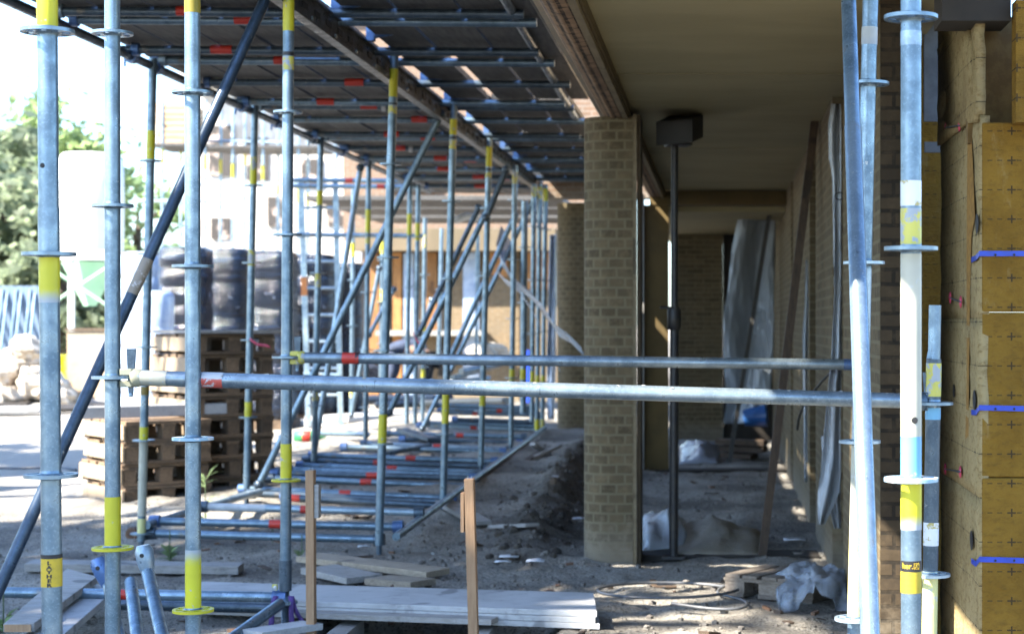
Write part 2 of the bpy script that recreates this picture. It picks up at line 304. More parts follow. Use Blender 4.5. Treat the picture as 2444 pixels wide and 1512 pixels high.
# ------------------------------------------------------------------ covered walkway
CZ = EYE + 1.13
cw = thing('covered_walkway', 'covered brick walkway with beige board ceiling and round brick column', 'building', (0, 9, 0))
b = B(); z0 = 5.3
for z1 in (7.95, 11.3, 14.75): b.box((-.52, z0, CZ), (.80, z1 - .03, CZ + .05)); z0 = z1
part('ceiling', b, CEIL, cw)
part('ceiling_backing', B().box((-.62, 5.3, CZ + .052), (.9, 21, CZ + .12)), DARKW, cw)
part('far_ceiling', B().box((-.6, 15.1, CZ - .16), (.8, 21, CZ - .1)), CEIL, cw)
bm = B(); prof = [(-.505, 1.075), (-.56, 1.07), (-.60, 1.085), (-.635, 1.13), (-.655, 1.20), (-.665, 1.9), (-.505, 1.9)]
rows = []
for Y in np.arange(5.3, 15.01, .1):
    arch = 0.0
    rows.append([(X - (.09 * sst(9.0, 6.2, Y) if X < -.58 else 0) * 0, Y, EYE + h + arch) for X, h in prof])
bm.grid(rows, False); part('brick_beam', bm, BRU, cw)
part('beam_soffit_edge', B().box((-.668, 5.3, EYE + 1.205), (-.70, 15, EYE + 2.4)), BRYF, cw)
part('moulding', B().box((-.507, 5.3, EYE + 1.066), (-.480, 15, EYE + 1.128)), TRIM, cw)
part('moulding', B().box((-.478, 5.3, EYE + 1.085), (-.467, 15, EYE + 1.128)), OCHRE, cw)
def round_column(parent, cx, cy, r, z1, name='brick_column', mat=BRC, back=.25):
    b = B(); b.uv = []; n = 40; zs = np.linspace(-.1, z1, 30)
    pts = [(cx + back * 0 + .0, cy)]
    ang = [math.pi * (1.5 - t / n) for t in range(n + 1)]
    path = [(cx + .115, cy - r)] + [(cx + r * math.cos(a), cy + r * math.sin(a)) for a in ang] + [(cx + .115, cy + r)]
    L = [0]
    for i in range(1, len(path)): L.append(L[-1] + math.dist(path[i], path[i - 1]))
    for z in zs:
        for i, (x, y) in enumerate(path): b.v.append(Vector((x, y, z))); b.uv.append((L[i], z))
    m = len(path)
    for k in range(len(zs) - 1):
        for i in range(m - 1): q = k * m + i; b.face((q + 1, q, q + m, q + m + 1), True)
    return part(name, b, mat, parent)
round_column(cw, -.570, 9.12 + .15, .15, EYE + 1.08)
part('column_core', B().box((-.54, 9.135, -.1), (-.459, 9.4, EYE + 1.08)), BRY, cw)
part('column_batten', B().box((-.457, 9.12, -.05), (-.437, 9.145, EYE + 1.09)), TRIM, cw)
part('column_batten', B().box((-.436, 9.147, -.05), (-.418, 9.40, EYE + 1.09)), simple('stained_trim', (.10, .07, .035), (.07, .05, .025), 8, .8), cw)
part('floor_shadow_strip', B().box((-.42, 9.3, -.05), (.52, 9.55, .012)), DARKW, cw)  # dark strip laid on the floor where shadow falls
# partition with an opening at the far end of the walkway
Zp = 14.8
part('lintel', B().box((-.60, Zp, EYE + 1.01), (.56, Zp + .2, CZ - .002)), OCHRE, cw)
part('door_panel', B().box((-.645, Zp + .01, .0), (-.44, Zp + .06, EYE + 1.008)), OCHRE, cw)
part('door_post', B().box((-.70, Zp - .05, .0), (-.648, Zp + .12, EYE + 1.1)), SLAB, cw)
part('threshold', B().box((-.64, Zp - .02, -.1), (.55, Zp + .2, .014)), DARKW, cw)
part('inner_brick_wall', B().box((-.49, 18.8, -.1), (.02, 19.05, EYE + 1.22)), BRX, cw)
part('inner_side_wall', B().box((.021, 18.85, -.1), (.9, 19.1, EYE + 1.22)), DARKW, cw)
part('steel_bar', B().box((-.46, 17.9, EYE + .98), (.05, 17.98, EYE + 1.06)), BLACKST, cw)
part('inner_lintel', B().box((-.5, 18.2, EYE + 1.075), (.6, 18.3, EYE + 1.25)), DARKW, cw)
round_column(cw, -1.49, 18.2, .2, EYE + 1.25)
part('column_core', B().box((-1.40, 18.05, -.1), (-1.2, 18.4, EYE + 1.25)), BRX, cw)

# right-hand brick wall: four piers with open slots between, lined with dark timber
bw = thing('brick_wall', 'long brown brick wall of four piers with dark slots along walkway', 'wall', (.6, 9, 0))
XW = .552
for (a, c) in ((6.12, 7.95), (8.72, 10.25), (10.95, 13.5), (13.85, 18.8)):
    part('brick_pier', B().box((XW, a, -.1), (XW + .10, c, CZ - .004)), BRY, bw)
part('pier_front', B().box((XW + .002, 6.112, -.1), (XW + .086, 6.118, 3.2)), brick('brick_end', 'xz', (.075, .053, .03), (.05, .036, .022), (.028, .022, .015), .21), bw)
for (a, c) in ((7.95, 8.72), (10.25, 10.95), (13.5, 13.85)):
    part('slot_lining', B().box((XW + .13, a + .003, -.1), (XW + .15, c - .003, CZ - .006)), DARKW, bw)
part('wall_backing', B().box((XW + .16, 6.6, -.1), (XW + .2, 19.0, CZ - .006)), DARKW, bw)

# insulated wall at the right
iw = thing('insulated_wall', 'wall of yellow-brown mineral wool boards with blue straps', 'wall', (1, 6, 0))
Zf, Xs = 5.6, .828
def px(x, Z): return (x - VX) * Z / F
def pz(y, Z): return EYE - (y - VY) * Z / F
yb = [292, 745, 1140, 1600]
for i in range(3): 
    j = .004 * (i % 2)
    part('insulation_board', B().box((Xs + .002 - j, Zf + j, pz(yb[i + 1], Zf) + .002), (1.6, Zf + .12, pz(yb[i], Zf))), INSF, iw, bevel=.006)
def side(yt, yb_, ofs, Za=Zf + .004, Zb=6.6, lab=None):
    b = B(); n = 14; m = 16; rows = []
    for i in range(m + 1):
        Y = Za + (Zb - Za) * i / m; rows.append([(Xs - .004 - ofs + .007 * mnoise.noise(Vector((Y * 3, j_ * .5, 5))), Y, z) for j_, z in enumerate(np.linspace(pz(yb_, 5.9), pz(yt, 5.9), n))])
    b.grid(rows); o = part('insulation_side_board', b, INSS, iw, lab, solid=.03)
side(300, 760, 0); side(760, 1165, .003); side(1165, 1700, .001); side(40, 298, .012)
part('insulation_edge', B().box((Xs + .0, Zf + .02, pz(1150, Zf)), (Xs + .012, Zf + .05, pz(292, Zf))), INSE, iw)
b = B(); ed = [(2308, 335), (2318, 330), (2322, 420), (2326, 520), (2318, 560), (2314, 700), (2312, 900), (2310, 1105), (2302, 1108), (2306, 900), (2306, 700), (2306, 560)]
b.v += [atX(x, y, Xs - .0085) for x, y in ed]; b.face(tuple(range(len(ed)))); b.f[-1] = b.f[-1][::-1]; part('torn_gap', b, INSE, iw, 'dark torn gap in the side board')
# folded corner at the top
b = B(); fo = [(2262, 70), (2312, 55), (2342, 160), (2330, 100)]
b.grid([[P(2250, 55, 6.6), P(2300, 52, 5.9), P(2318, 54, 5.75)], [P(2250, 170, 6.6), P(2312, 150, 5.85), P(2340, 160, 5.62)], [P(2250, 300, 6.6), P(2315, 295, 5.85), P(2338, 292, 5.62)]]); part('folded_corner', b, INSS, iw, 'folded-over corner of a board', solid=.02)
part('upper_board', B().box((Xs - .02, Zf + .16, pz(292, Zf) - .05), (1.25, Zf + .2, pz(20, Zf))), simple('brown_insulation', (.24, .15, .05), (.17, .10, .032), 16, .9, bump=.4), iw, 'darker brown board set back at the top')
part('upper_board', B().box((px(2424, 5.5), 5.5, pz(292, 5.5)), (1.5, 5.58, pz(0, 5.5))), INSF, iw, 'pale board at the top edge of the wall')
part('timber_lintel', B().box((px(2247, 5.55), 5.55, pz(50, 5.55)), (px(2412, 5.55), 5.75, 3.0)), DARKW, iw)
part('back_board', B().box((.66, 7.05, -.1), (.95, 7.1, 3)), INSF, iw)
part('membrane', B().box((.79, 6.85, pz(290, 6.85)), (.90, 6.87, 3)), MEMB, iw, 'grey membrane flap'); part('membrane', B().box((.79, 6.83, pz(365, 6.85)), (.90, 6.85, pz(340, 6.85))), MEMB, iw)
b = B(); b.grid([[(px(x, 6.5) + .008 * math.sin(j * 1.3 + i), 6.5 + .02 * math.sin(j * .9 + i * 2), z) for i, x in enumerate((2142, 2152, 2162, 2170))] for j, z in enumerate(np.linspace(0, 2.1, 24))]); part('wall_foil', b, PLASG, iw, solid=.003)
for yb_, drop in ((605, 0), (972, 6), (1333, 8)):
    b = B(); z = pz(yb_, Zf - .004); hh = .0085
    st = [(Xs - .012, Zf + .13, z - .015 - drop * .001), (Xs - .012, Zf + .03, z - .012 - drop * .001), (Xs - .006, Zf - .006, z), (Xs + .3, Zf - .006, z - drop * .0012), (1.6, Zf - .006, z - drop * .003)]
    b.grid([[(p[0], p[1], p[2] - hh), (p[0], p[1], p[2] + hh)] for p in st], False); o = part('strap', b, STRAP, iw, solid=.0015)
    for xx in (2375, 2420): part('strap_buckle', B().lathe((px(xx, Zf - .01), Zf - .0085, z - .004), [(.0001, 0), (.004, 0), (.003, .002)], 10, (0, -1, 0)), SLOT, o)
# red plastic fixings
for (x0, y0, x1, y1) in ((2256, 305, 2288, 300), (2266, 710, 2291, 720), (2254, 1118, 2290, 1125)):
    for (x, y) in ((x0, y0), (x1, y1)):
        c = atX(x, y, Xs - .016); part('fixing_disc', B().lathe(c, [(.0001, -.003), (.021, -.003), (.021, .0), (.006, .004), (.0001, .005)], 20, (-1, 0, 0)), PINK, iw)
    part('fixing_pin', B().tube(atX(x0, y0, Xs - .022), atX(x1, y1, Xs - .022), .003, n=8), GALVD, iw)
for (x, y) in ((2331, 534), (2325, 953), (2276, 932), (2318, 1288)):
    c = atX(x, y, Xs - .010); part('printed_mark', B().sweep([c, c + Vector((-.0015, 0, 0))], .032 if x > 2300 else .024, 20, True), BLK, iw)

# ------------------------------------------------------------------ scaffold parts
def disc_mesh(name, mat, n=48, holes=True, r=.0585, th=.008):
    me = bpy.data.meshes.new(name); v = []; f = []; rr = [.0222, .031, .050, r]
    for zz in (-th / 2, th / 2):
        for q in rr:
            for j in range(n): a = 2 * math.pi * j / n; v.append((q * math.cos(a), q * math.sin(a), zz))
    I = lambda s, k, j: s * 4 * n + k * n + j % n
    cell = lambda k, j: not (holes and k == 1 and (j % n) % (n // 8) not in (0, 1))
    for k in range(3):
        for j in range(n):
            if not cell(k, j):
                for jj, nb in ((j, j - 1), (j + 1, j + 1)):
                    if cell(k, nb): f.append((I(0, k, jj), I(0, k + 1, jj), I(1, k + 1, jj), I(1, k, jj)))
                f.append((I(0, k, j), I(0, k, j + 1), I(1, k, j + 1), I(1, k, j))); f.append((I(0, k + 1, j), I(0, k + 1, j + 1), I(1, k + 1, j + 1), I(1, k + 1, j))); continue
            f.append((I(1, k, j), I(1, k + 1, j), I(1, k + 1, j + 1), I(1, k, j + 1))); f.append((I(0, k, j), I(0, k, j + 1), I(0, k + 1, j + 1), I(0, k + 1, j)))
    for j in range(n): f.append((I(0, 3, j), I(0, 3, j + 1), I(1, 3, j + 1), I(1, 3, j)))
    me.from_pydata(v, [], f); me.update(); me.materials.append(mat)
    return me
DISC = {'g': disc_mesh('rosette', GALV), 'y': disc_mesh('rosette', YEL), 'w': disc_mesh('rosette', GALVW), 'b': disc_mesh('rosette', paint('blue_white_paint', (.35, .55, .68), None, .5, (.7, .72, .72)))}
FAR = {'g': disc_mesh('rosette', GALV, 24, False)}
def standard(label, top, bot, Z, discs=(), bands=(), mat=GALV, r=.0222, group=None, far=False, cat='scaffold pole', Zb=None, collar=(), dkeys='', foot=False):
    p1 = P(*top, Z); p0 = P(*bot, Zb or Z); t = thing('scaffold_standard', label, cat, p0, group); n = 14 if far else 28
    part('tube', B().tube(p0, p1, r, n=n), mat, t)
    at = lambda y: p0 + (p1 - p0) * ((y - bot[1]) / (top[1] - bot[1]))
    for i, y in enumerate(discs):
        k = dkeys[i] if i < len(dkeys) else 'g'; inst('rosette', (FAR if far else DISC)[k if not far else 'g'], at(y), t, random.random())
        if not far: part('rosette_weld', B().lathe(at(y), [(.0222, .012), (.0235, .006), (.0285, .0035)], 24).lathe(at(y), [(.0285, -.0035), (.0235, -.006), (.0222, -.010)], 24), GALV, t)
    for bnd in bands:
        y0, y1, m = bnd[:3]; part('paint_band', B().tube(at(y1), at(y0), r + .0007, n=n, cap=False), m, t)
    for (y0, y1) in collar: part('joint_sleeve', B().tube(at(y1), at(y0), r + .0022, n=n), mat, t)
    if foot:
        part('base_jack', B().tube(p0 - Vector((0, 0, .22)), p0, .016, n=12), GALVD, t)
        part('base_plate', B().box(tuple(p0 + Vector((-.07, -.07, -.225))), tuple(p0 + Vector((.07, .07, -.218)))), GALVD, t)
    t_at[t.name] = at
    return t
t_at = {}
def hole(t, x, y, Z, r=.0045):
    c = P(x, y, Z) + Vector((0, -.0218, 0)); part('pin_hole', B().lathe(c, [(.0001, .0022), (r, .0022), (r * 1.25, .0)], 16, (0, -1, 0)), SLOT, t)
def textmesh(s, size, bold=.0):
    cu = bpy.data.curves.new('t', 'FONT'); cu.body = s; cu.size = size; cu.align_x = 'CENTER'; cu.align_y = 'CENTER'; cu.offset = bold; cu.resolution_u = 3
    ob = bpy.data.objects.new('t', cu); COL.objects.link(ob); bpy.context.view_layer.update()
    me = bpy.data.meshes.new_from_object(ob.evaluated_get(bpy.context.evaluated_depsgraph_get()))
    v = [tuple(p.co) for p in me.vertices]; f = [tuple(p.vertices) for p in me.polygons]
    bpy.data.objects.remove(ob); bpy.data.curves.remove(cu); bpy.data.meshes.remove(me); return v, f
def on_tube(t, s, size, y, at, r, dx=0, mat=BLK, name='lettering', bold=.0, rot=False, sx=1.0):
    v, f = textmesh(s, size, bold); c = at(y); b = B()
    for x_, y_, _ in v:
        if rot: x_, y_ = -y_, x_
        a = (x_ * sx + dx) / r; b.v.append(c + Vector((r * math.sin(a), -r * math.cos(a), y_)))
    for q in f: b.face(q)
    return part(name, b, mat, t)

# ------------------------------------------------------------------ near scaffold
NG = 'near scaffold standards'
s1 = standard('thick galvanised pole at the far left with a yellow maker sticker', (112, -60), (125, 1580), 3.96, (75, 606, 1134), ((-60, 64, YEL), (612, 722, YELB)), group=NG, dkeys='ggg')
at = t_at[s1.name]; part('joint_sleeve', B().tube(at(606), at(497), .0235, n=28), GALV, s1); hole(s1, 110, 397, 3.96)
lab = part('sticker', B().tube(at(1397), at(1321), .0231, n=28, cap=False), LABY, s1, 'yellow sticker with black vertical lettering'); part('sticker_header', B().tube(at(1330), at(1320), .0233, n=28, cap=False), BLK, lab)
for i, ch in enumerate('LAYHER'): on_tube(lab, ch, .0112, 1340 + i * 10.5, at, .0234, .003, bold=.0006, sx=1.55)
for i in range(5): on_tube(lab, '----', .005, 1342 + i * 11, at, .0234, .0145 if i % 2 else -.0145, simple('faint_print', (.25, .17, .01)), 'small_print')
s2 = standard('galvanised pole second from left carrying the lower cross tube', (268, -60), (269, 1580), 5.13, (80, 491, 900, 1307), ((1184, 1303, YEL),), group=NG, dkeys='gggy', collar=())
s3 = standard('galvanised pole third from left with yellow foot above a yellow disc', (459, -60), (461, 1580), 5.11, (221, 635, 1046, 1455), ((-60, 32, paint('old_yellow', (.30, .24, .02), None, .7)), (1310, 1452, YELT)), group=NG, dkeys='ggby')
s4 = standard('galvanised pole fourth from left on a threaded jack with purple straps', (689, -60), (681, 1400), 7.19, (268, 560, 852, 1145), ((-40, 75, YEL), (125, 134, BLK), (136, 168, YELW), (1058, 1142, YEL)), group=NG, dkeys='gggy')
at = t_at[s4.name]; part('joint_sleeve', B().tube(at(1408), at(1335), .0255, n=28), GALVD, s4); base = P(681, 1400, 7.19)
part('base_jack', B().sweep([base + Vector((0, 0, -.002 - .0035 * i)) for i in range(60)], [.0175 if i % 2 else .0145 for i in range(60)], 16), GALVD, s4)
part('jack_nut', B().lathe(P(681, 1432, 7.19), [(.018, -.02), (.05, -.012), (.05, .0), (.03, .012), (.018, .02)], 10), GALV, s4)
part('base_plate', B().box(tuple(base + Vector((-.075, -.075, -.215))), tuple(base + Vector((.075, .075, -.207)))), GALVD, s4)
for (dx, dy, h) in ((-.05, -.02, .0), (.045, -.03, .0), (.075, .02, -.02)):
    b = B(); c = P(681, 1418, 7.19); rows = []
    for i in range(9):
        u = i / 8; sway = .012 * math.sin(u * 5 + dx * 40)
        q = c + Vector((dx * (.4 + u * 1.3) + sway, -.028 + dy * u, -.20 * u)); rows.append([q + Vector((-.011, 0, 0)), q + Vector((.011, -.006 * math.sin(u * 6), 0))])
    b.grid(rows); lone('lashing_strap', b, PURP, ['purple strap tail on the left of the jack', 'purple strap tail just right of the jack', 'outermost purple strap tail right of the jack'][[-.05, .045, .075].index(dx)], 'strap', 'purple straps tied to the jack', solid=.002)
s5 = standard('sunlit pole beside the insulation with blue and yellow paint and sticker', (2173, -60), (2174, 1580), 3.82, (42, 593, 1143), ((76, 110, GALVW), (432, 492, WHTP), (498, 588, YELW), (606, 1040, CREAM), (1040, 1138, SKYP), (1150, 1262, YELB)), group=NG, dkeys='ggb')
at = t_at[s5.name]; hole(s5, 2179, 1001, 3.82, .006); lab = part('sticker', B().tube(at(1412), at(1335), .0231, n=28, cap=False), simple('label_ochre', (.50, .38, .02), (.42, .32, .02), 50), s5, 'ochre sticker with black header'); part('sticker_header', B().tube(at(1361), at(1335), .0233, n=28, cap=False), BLK, lab)
on_tube(lab, 'her.', .017, 1347, at, .0235, -.0115, LABY, bold=.0003)
b = B(); c = at(1347)
for (x0, z0, x1, z1) in ((.004, -.006, .004, .006), (.016, -.006, .016, .006), (.004, -.006, .016, -.006), (.004, .006, .016, .006), (.004, -.006, .016, .006), (.004, .006, .016, -.006), (.010, .006, .010, .001)):
    q0, q1 = [c + Vector((.0237 * math.sin(x_ / .0237), -.0237 * math.cos(x_ / .0237), z_)) for x_, z_ in ((x0, z0), (x1, z1))]; b.tube(q0, q1, .0006, n=6)
part('emblem', b, LABY, lab)
on_tube(lab, 'Blitz', .006, 1369, at, .0234, -.011, BLK) if False else None
for i in range(4): on_tube(lab, '-- ----', .006, 1368 + i * 12, at, .0234, -.006, simple('ochre_print', (.2, .15, .01)), 'small_print')
s6 = standard('cream and yellow pole half hidden behind the leaning brace', (2078, -60), (2038, 1580), 4.94, (200, 627, 1053, 1475), ((66, 108, paint('pale_wear', (.5, .52, .5), (.55, .02))), (640, 1046, GALVW), (1062, 1250, CREAM), (1250, 1468, YELP)), GALV, group=NG, dkeys='gwww')
s7 = standard('short grey pole ending at mid height beside the insulation', (2228, 856), (2216, 1580), 5.15, (962, 1370), ((866, 945, YELW), (972, 1000, SKYP), (1245, 1300, WHTP), (1362, 1580, YELP)), GALVD, group=NG, dkeys='gw')
part('spigot', B().sweep([P(2227, 856, 5.15), P(2229, 835, 5.15), P(2231, 728, 5.15)], [.0205, .0185, .0185], 24), GALV, s7)
# leaning brace in front of the cream pole
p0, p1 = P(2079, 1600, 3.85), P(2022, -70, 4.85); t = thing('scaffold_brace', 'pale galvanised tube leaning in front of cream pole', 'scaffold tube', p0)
part('tube', B().tube(p0, p1, .0205, n=32), GALV, t); q = p0 + (p1 - p0) * .735; part('lower_tube', B().tube(p0 - (p1 - p0) * .02, q, .0222, n=32), galv('muted_steel', (.23, .31, .38), (.15, .21, .27), .5), t)  # lower tube in a slightly darker steel that clips less
# dark diagonal at the left
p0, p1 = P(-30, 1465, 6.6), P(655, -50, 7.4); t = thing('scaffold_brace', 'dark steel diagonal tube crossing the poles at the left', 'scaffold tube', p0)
part('tube', B().tube(p0, p1, .0235, n=24), galv('dark_blue_steel', (.06, .095, .14), (.03, .052, .08), .4, (.05, .045, .04)), t); f0 = .475; part('worn_joint', B().tube(p0 + (p1 - p0) * f0, p0 + (p1 - p0) * (f0 + .055), .0242, n=24), paint('rusty_joint', (.30, .24, .17), None, .55, (.55, .5, .45)), t)  # dark blue steel, darker than the other tubes
# cross tubes
def ledger_head(t, p, d, mat):                       # wedge head of a ledger gripping a disc; p where the tube ends, d towards the pole
    d = d.normalized()
    part('wedge_head', B().sweep([p - d * .012, p, p + d * .010, p + d * .020], [.0225, .027, .028, .022], 16).obox(p + d * .032 + Vector((0, 0, .017)), d * .018, Vector((0, .016, 0)), (0, 0, .010)).obox(p + d * .032 + Vector((0, 0, -.017)), d * .018, Vector((0, .016, 0)), (0, 0, .010)), mat, t, bevel=.003)
    part('wedge', B().hexa([p + d * .022 + Vector((a * .006, b_ * .003, -.055)) for a, b_ in ((-1, -1), (1, -1), (1, 1), (-1, 1))] + [p + d * .020 + Vector((a * .014, b_ * .003, .085)) for a, b_ in ((-1, -1), (1, -1), (1, 1), (-1, 1))]), GALVD, t, bevel=.001)
    part('rivet', B().lathe(p + d * .022 + Vector((0, -.004, -.05)), [(.0001, .004), (.006, .003), (.006, -.003)], 10, (0, -1, 0)), GALV, t)
p0, p1 = P(330, 901, 5.13), P(2196, 957, 5.15); t = thing('scaffold_ledger', 'lower horizontal cross tube with pink and white tape at left', 'scaffold tube', p0, 'horizontal cross tubes in front')
lm = galv('ledger_steel', (.32, .39, .43), (.16, .215, .26), .6, (.12, .10, .08))
part('tube', B().tube(p0, p1, .0222, n=28), lm, t); ledger_head(t, p0, Vector((-1, 0, 0)), paint('grimy_cream', (.42, .40, .27), None, .6)); ledger_head(t, p1, Vector((1, 0, 0)), GALVD)
L = lambda x: p0 + (p1 - p0) * ((x - 330) / (2196 - 330))
part('dirty_sleeve', B().tube(L(332), L(400), .0229, n=28, cap=False), paint('mortar_smear', (.40, .39, .31), None, .56), t); part('tape', B().tube(L(484), L(533), .0229, n=28, cap=False), REDW, t, 'torn pink and white tape')
b = B(); rr = random.Random(3)
for i in range(60): x = rr.uniform(420, 2150); a = rr.uniform(.6, 2.6); b.rock(L(x) + Vector((0, -.0218 * math.cos(a), .0218 * math.sin(a))), rr.choice((.002, .003, .0045)), i, (1.6, 1, .6), 6, 4)
o = part('mortar_splashes', b, SLAB, t); o['kind'] = 'stuff'
q0, q1 = P(722, 853, 7.19), P(2060, 870, 7.19); t = thing('scaffold_ledger', 'upper horizontal cross tube with red tape at its left end', 'scaffold tube', q0, 'horizontal cross tubes in front')
part('tube', B().tube(q0, q1, .0222, n=28), lm, t); L2 = lambda x: q0 + (q1 - q0) * ((x - 722) / (2060 - 722)); ledger_head(t, q0, Vector((-1, 0, 0)), YELW)
part('tape', B().tube(L2(818), L2(858), .0232, n=28, cap=False), RED, t, 'red tape with black print'); part('dark_sleeve', B().tube(L2(2013), L2(2058), .0232, n=28, cap=False), BLUEST, t)
v, f = textmesh('REX', .016, .0005); b = B()
for x_, y_, _ in v: a = x_ / .0236; b.v.append(L2(852) + Vector((-y_ * .8, -.0236 * math.cos(a), .0236 * math.sin(a))))
if False:
    for q in f: b.face(q); part('lettering', b, BLK, t)
part('tape_print', B().tube(L2(849), L2(858), .0235, n=28, cap=False), paint('tape_print', (.05, .012, .012), None, .55, (.55, .06, .04)), t)
# low tubes at bottom left
t = thing('scaffold_ledger', 'low horizontal tube near the ground behind the sticker pole', 'scaffold tube', P(0, 1412, 7.19)); part('tube', B().tube(P(-60, 1411, 7.19), P(664, 1424, 7.19), .0222), GALV, t); part('coupler', B().lathe(P(668, 1424, 7.19), [(.022, -.03), (.031, -.028), (.031, .028), (.022, .03)], 14, (1, 0, 0)), BLUEST, t); part('tape', B().tube(P(286, 1417, 7.17), P(308, 1418, 7.17), .0215, n=16, cap=False), RED, t)
lone('scaffold_tube', B().tube(P(290, 1442, 7.35), P(650, 1450, 7.35), .0222), GALVD, 'dark tube lying just below the low horizontal tube', 'scaffold tube')
lone('scaffold_tube', B().tube(P(500, 1560, 6.5), P(668, 1440, 7.1), .0225, n=20), GALV, 'short tube slanting down left from the threaded jack', 'scaffold tube')
t = thing('rivet_plate', 'small yellow tag lying on the white boards', 'tag', P(656, 1400, 7.15)); part('plate', B().box(tuple(P(649, 1408, 7.15)), tuple(P(663, 1392, 7.165))), YELW, t); part('plate_hole', B().lathe(P(656, 1400, 7.147), [(.0001, .001), (.006, .001), (.007, 0)], 12, (0, -1, 0)), PAPER, t)
for i, (h, a, c) in enumerate((((240, 1352), (256, 1392), (292, 1540)), ((345, 1322), (352, 1362), (392, 1540)), ((308, 1372), (312, 1388), (330, 1540)))):
    Z = (6.35, 6.15, 6.25)[i]; t = thing('brace_end', ['diagonal brace end with round flattened head left of the pole', 'diagonal brace end with square pale head right of the pole', 'plain tube end between two flattened brace heads'][i], 'scaffold tube', P(*c, Z - .4), 'diagonal braces stacked at lower left')
    part('tube', B().tube(P(*a, Z), P(*c, Z - .45), .0222 if i else .018, n=20), GALV, t)
    if i < 2:
        hd = P(*h, Z); u = (P(*a, Z) - hd)
        part('flattened_head', B().sweep([hd - u * .55, hd - u * .2, hd + u * .4, hd + u * 1.1], [.022, .032, .030, .0222], 16), GALVW if i else BLUEST, t); part('head_hole', B().lathe(hd + Vector((0, -.031, .0)), [(.0001, .002), (.007, .002), (.008, 0)], 12, (0, -1, 0)), SLOT, t)

# ------------------------------------------------------------------ deck scaffold
RG, LG = 'standards under the deck beam', 'standards on the open side of the deck'
def stds(x0, y0, x1, y1, Z, d0, sp, n, bands, label, group, **k): standard(label, (x0, y0), (x1, y1), Z, [d0 + sp * i for i in range(n)], bands, group=group, far=True, **k)
stds(941, 128, 904, 1300, 9.45, 392, 222, 4, ((165, 232, YEL), (246, 250, BLK), (252, 272, YELW), (988, 1058, YEL)), 'nearest standard under the deck beam, yellow near top and knee', RG, foot=True)
stds(1083, 250, 1057, 1190, 11.3, 480, 185, 4, ((285, 322, YEL), (326, 332, BLK), (335, 356, YELW), (936, 1010, YEL)), 'second standard under the deck beam, long yellow knee band', RG, foot=True)
stds(1168, 330, 1147, 1110, 13.1, 497, 161, 4, ((350, 398, YEL), (402, 407, BLK), (412, 425, YELW), (925, 968, YEL)), 'third standard under the deck beam, yellow band over a disc', RG, foot=True)
stds(1229, 395, 1219, 1060, 14.95, 478, 141, 4, ((410, 438, YELW), (880, 908, YEL)), 'fourth standard under the deck beam with small yellow knee', RG, foot=True)
stds(1252, 480, 1248, 985, 15.6, 590, 132, 3, ((880, 905, YEL),), 'wide blue-grey standard just right of the fourth', RG, r=.028)
stds(1274, 440, 1269, 1005, 16.4, 540, 128, 4, ((445, 470, YELW), (885, 912, YEL)), 'leftmost of three close standards at the far beam end', RG)
stds(1288, 440, 1281, 1030, 16.9, 544, 124, 4, ((445, 475, YELW), (895, 928, YEL), (1000, 1025, YEL)), 'middle of three close standards at the far beam end', RG)
stds(1302, 440, 1294, 1025, 17.3, 548, 121, 4, ((450, 480, YEL), (895, 928, YEL), (1000, 1020, YELW)), 'rightmost of three close standards at the far beam end', RG)
stds(365, 140, 337, 1290, 9.5, 384, 222, 5, ((312, 383, YEL), (590, 640, YELW), (922, 942, simple('brown_band', (.3, .2, .03))), (1018, 1048, YEL), (1052, 1230, CREAM), (1236, 1272, YELP)), 'nearest open-side standard with cream foot beside pallets', LG, foot=True)
stds(609, 235, 588, 1165, 11.5, 443, 184, 4, ((375, 404, YELW), (405, 442, YEL), (596, 634, YELW), (958, 994, YEL)), 'second open-side standard with two-tone yellow band', LG, foot=True)
stds(766, 320, 749, 1100, 13.45, 493, 158, 4, ((455, 490, YEL), (650, 685, YELW), (935, 955, YELW)), 'third open-side standard in front of ladder', LG, foot=True)
stds(880, 385, 872, 1045, 15.3, 560, 137, 4, ((500, 556, YEL), (566, 582, YELW)), 'fourth open-side standard right of ladder', LG, foot=True)
stds(978, 440, 970, 1010, 17.1, 562, 122, 4, ((510, 562, YEL), (830, 850, GALVW)), 'fifth open-side standard, left one of the far pair', LG)
stds(998, 440, 990, 1010, 17.4, 565, 120, 4, ((532, 574, YEL),), 'fifth open-side standard, right one of the far pair', LG)
stds(913, 545, 908, 900, 21.0, 620, 100, 3, ((575, 605, YEL), (690, 720, YELW)), 'slim standard half hidden behind the nearest beam standard', LG)
stds(1014, 520, 1008, 1005, 19.0, 655, 110, 3, ((560, 590, YELW), (775, 790, YEL), (880, 900, YEL)), 'slim dark-topped standard right of the far pair', LG)
stds(1054, 545, 1046, 850, 21.0, 690, 100, 2, (), 'thin standard before the orange timber panels', LG, mat=GALV)
stds(1140, 560, 1136, 850, 22.0, 650, 95, 2, (), 'thin standard before the plastic sheeted wall', LG)
stds(843, 450, 838, 990, 19.5, 560, 108, 3, ((580, 612, YEL), (930, 948, YELW)), 'slim standard between ladder and fourth open-side standard', LG)
ZL = EYE + 1.40
t = thing('deck_ledger', 'dark long tube under the open left edge of deck', 'scaffold tube', (-3.08, 6.3, ZL)); part('tube', B().tube((-3.08, 6.3, ZL), (-3.08, 18.6, ZL), .0235), GALVD, t)
for i, Z in enumerate((8.1, 9.2, 9.6, 10.35, 11.3, 12.2, 13.3, 14.3, 15.2)): part('coupler', B().lathe((-3.08, Z, ZL), [(.024, -.03), (.036, -.028), (.036, .028), (.024, .03)], 10, (0, 1, 0)).box((-3.10, Z - .02, ZL + .01), (-3.06, Z + .02, ZL + .06)).tube((-3.115, Z, ZL - .05), (-3.115, Z, ZL + .05), .006, n=6), BLUEST if i % 3 else GALVD, t)
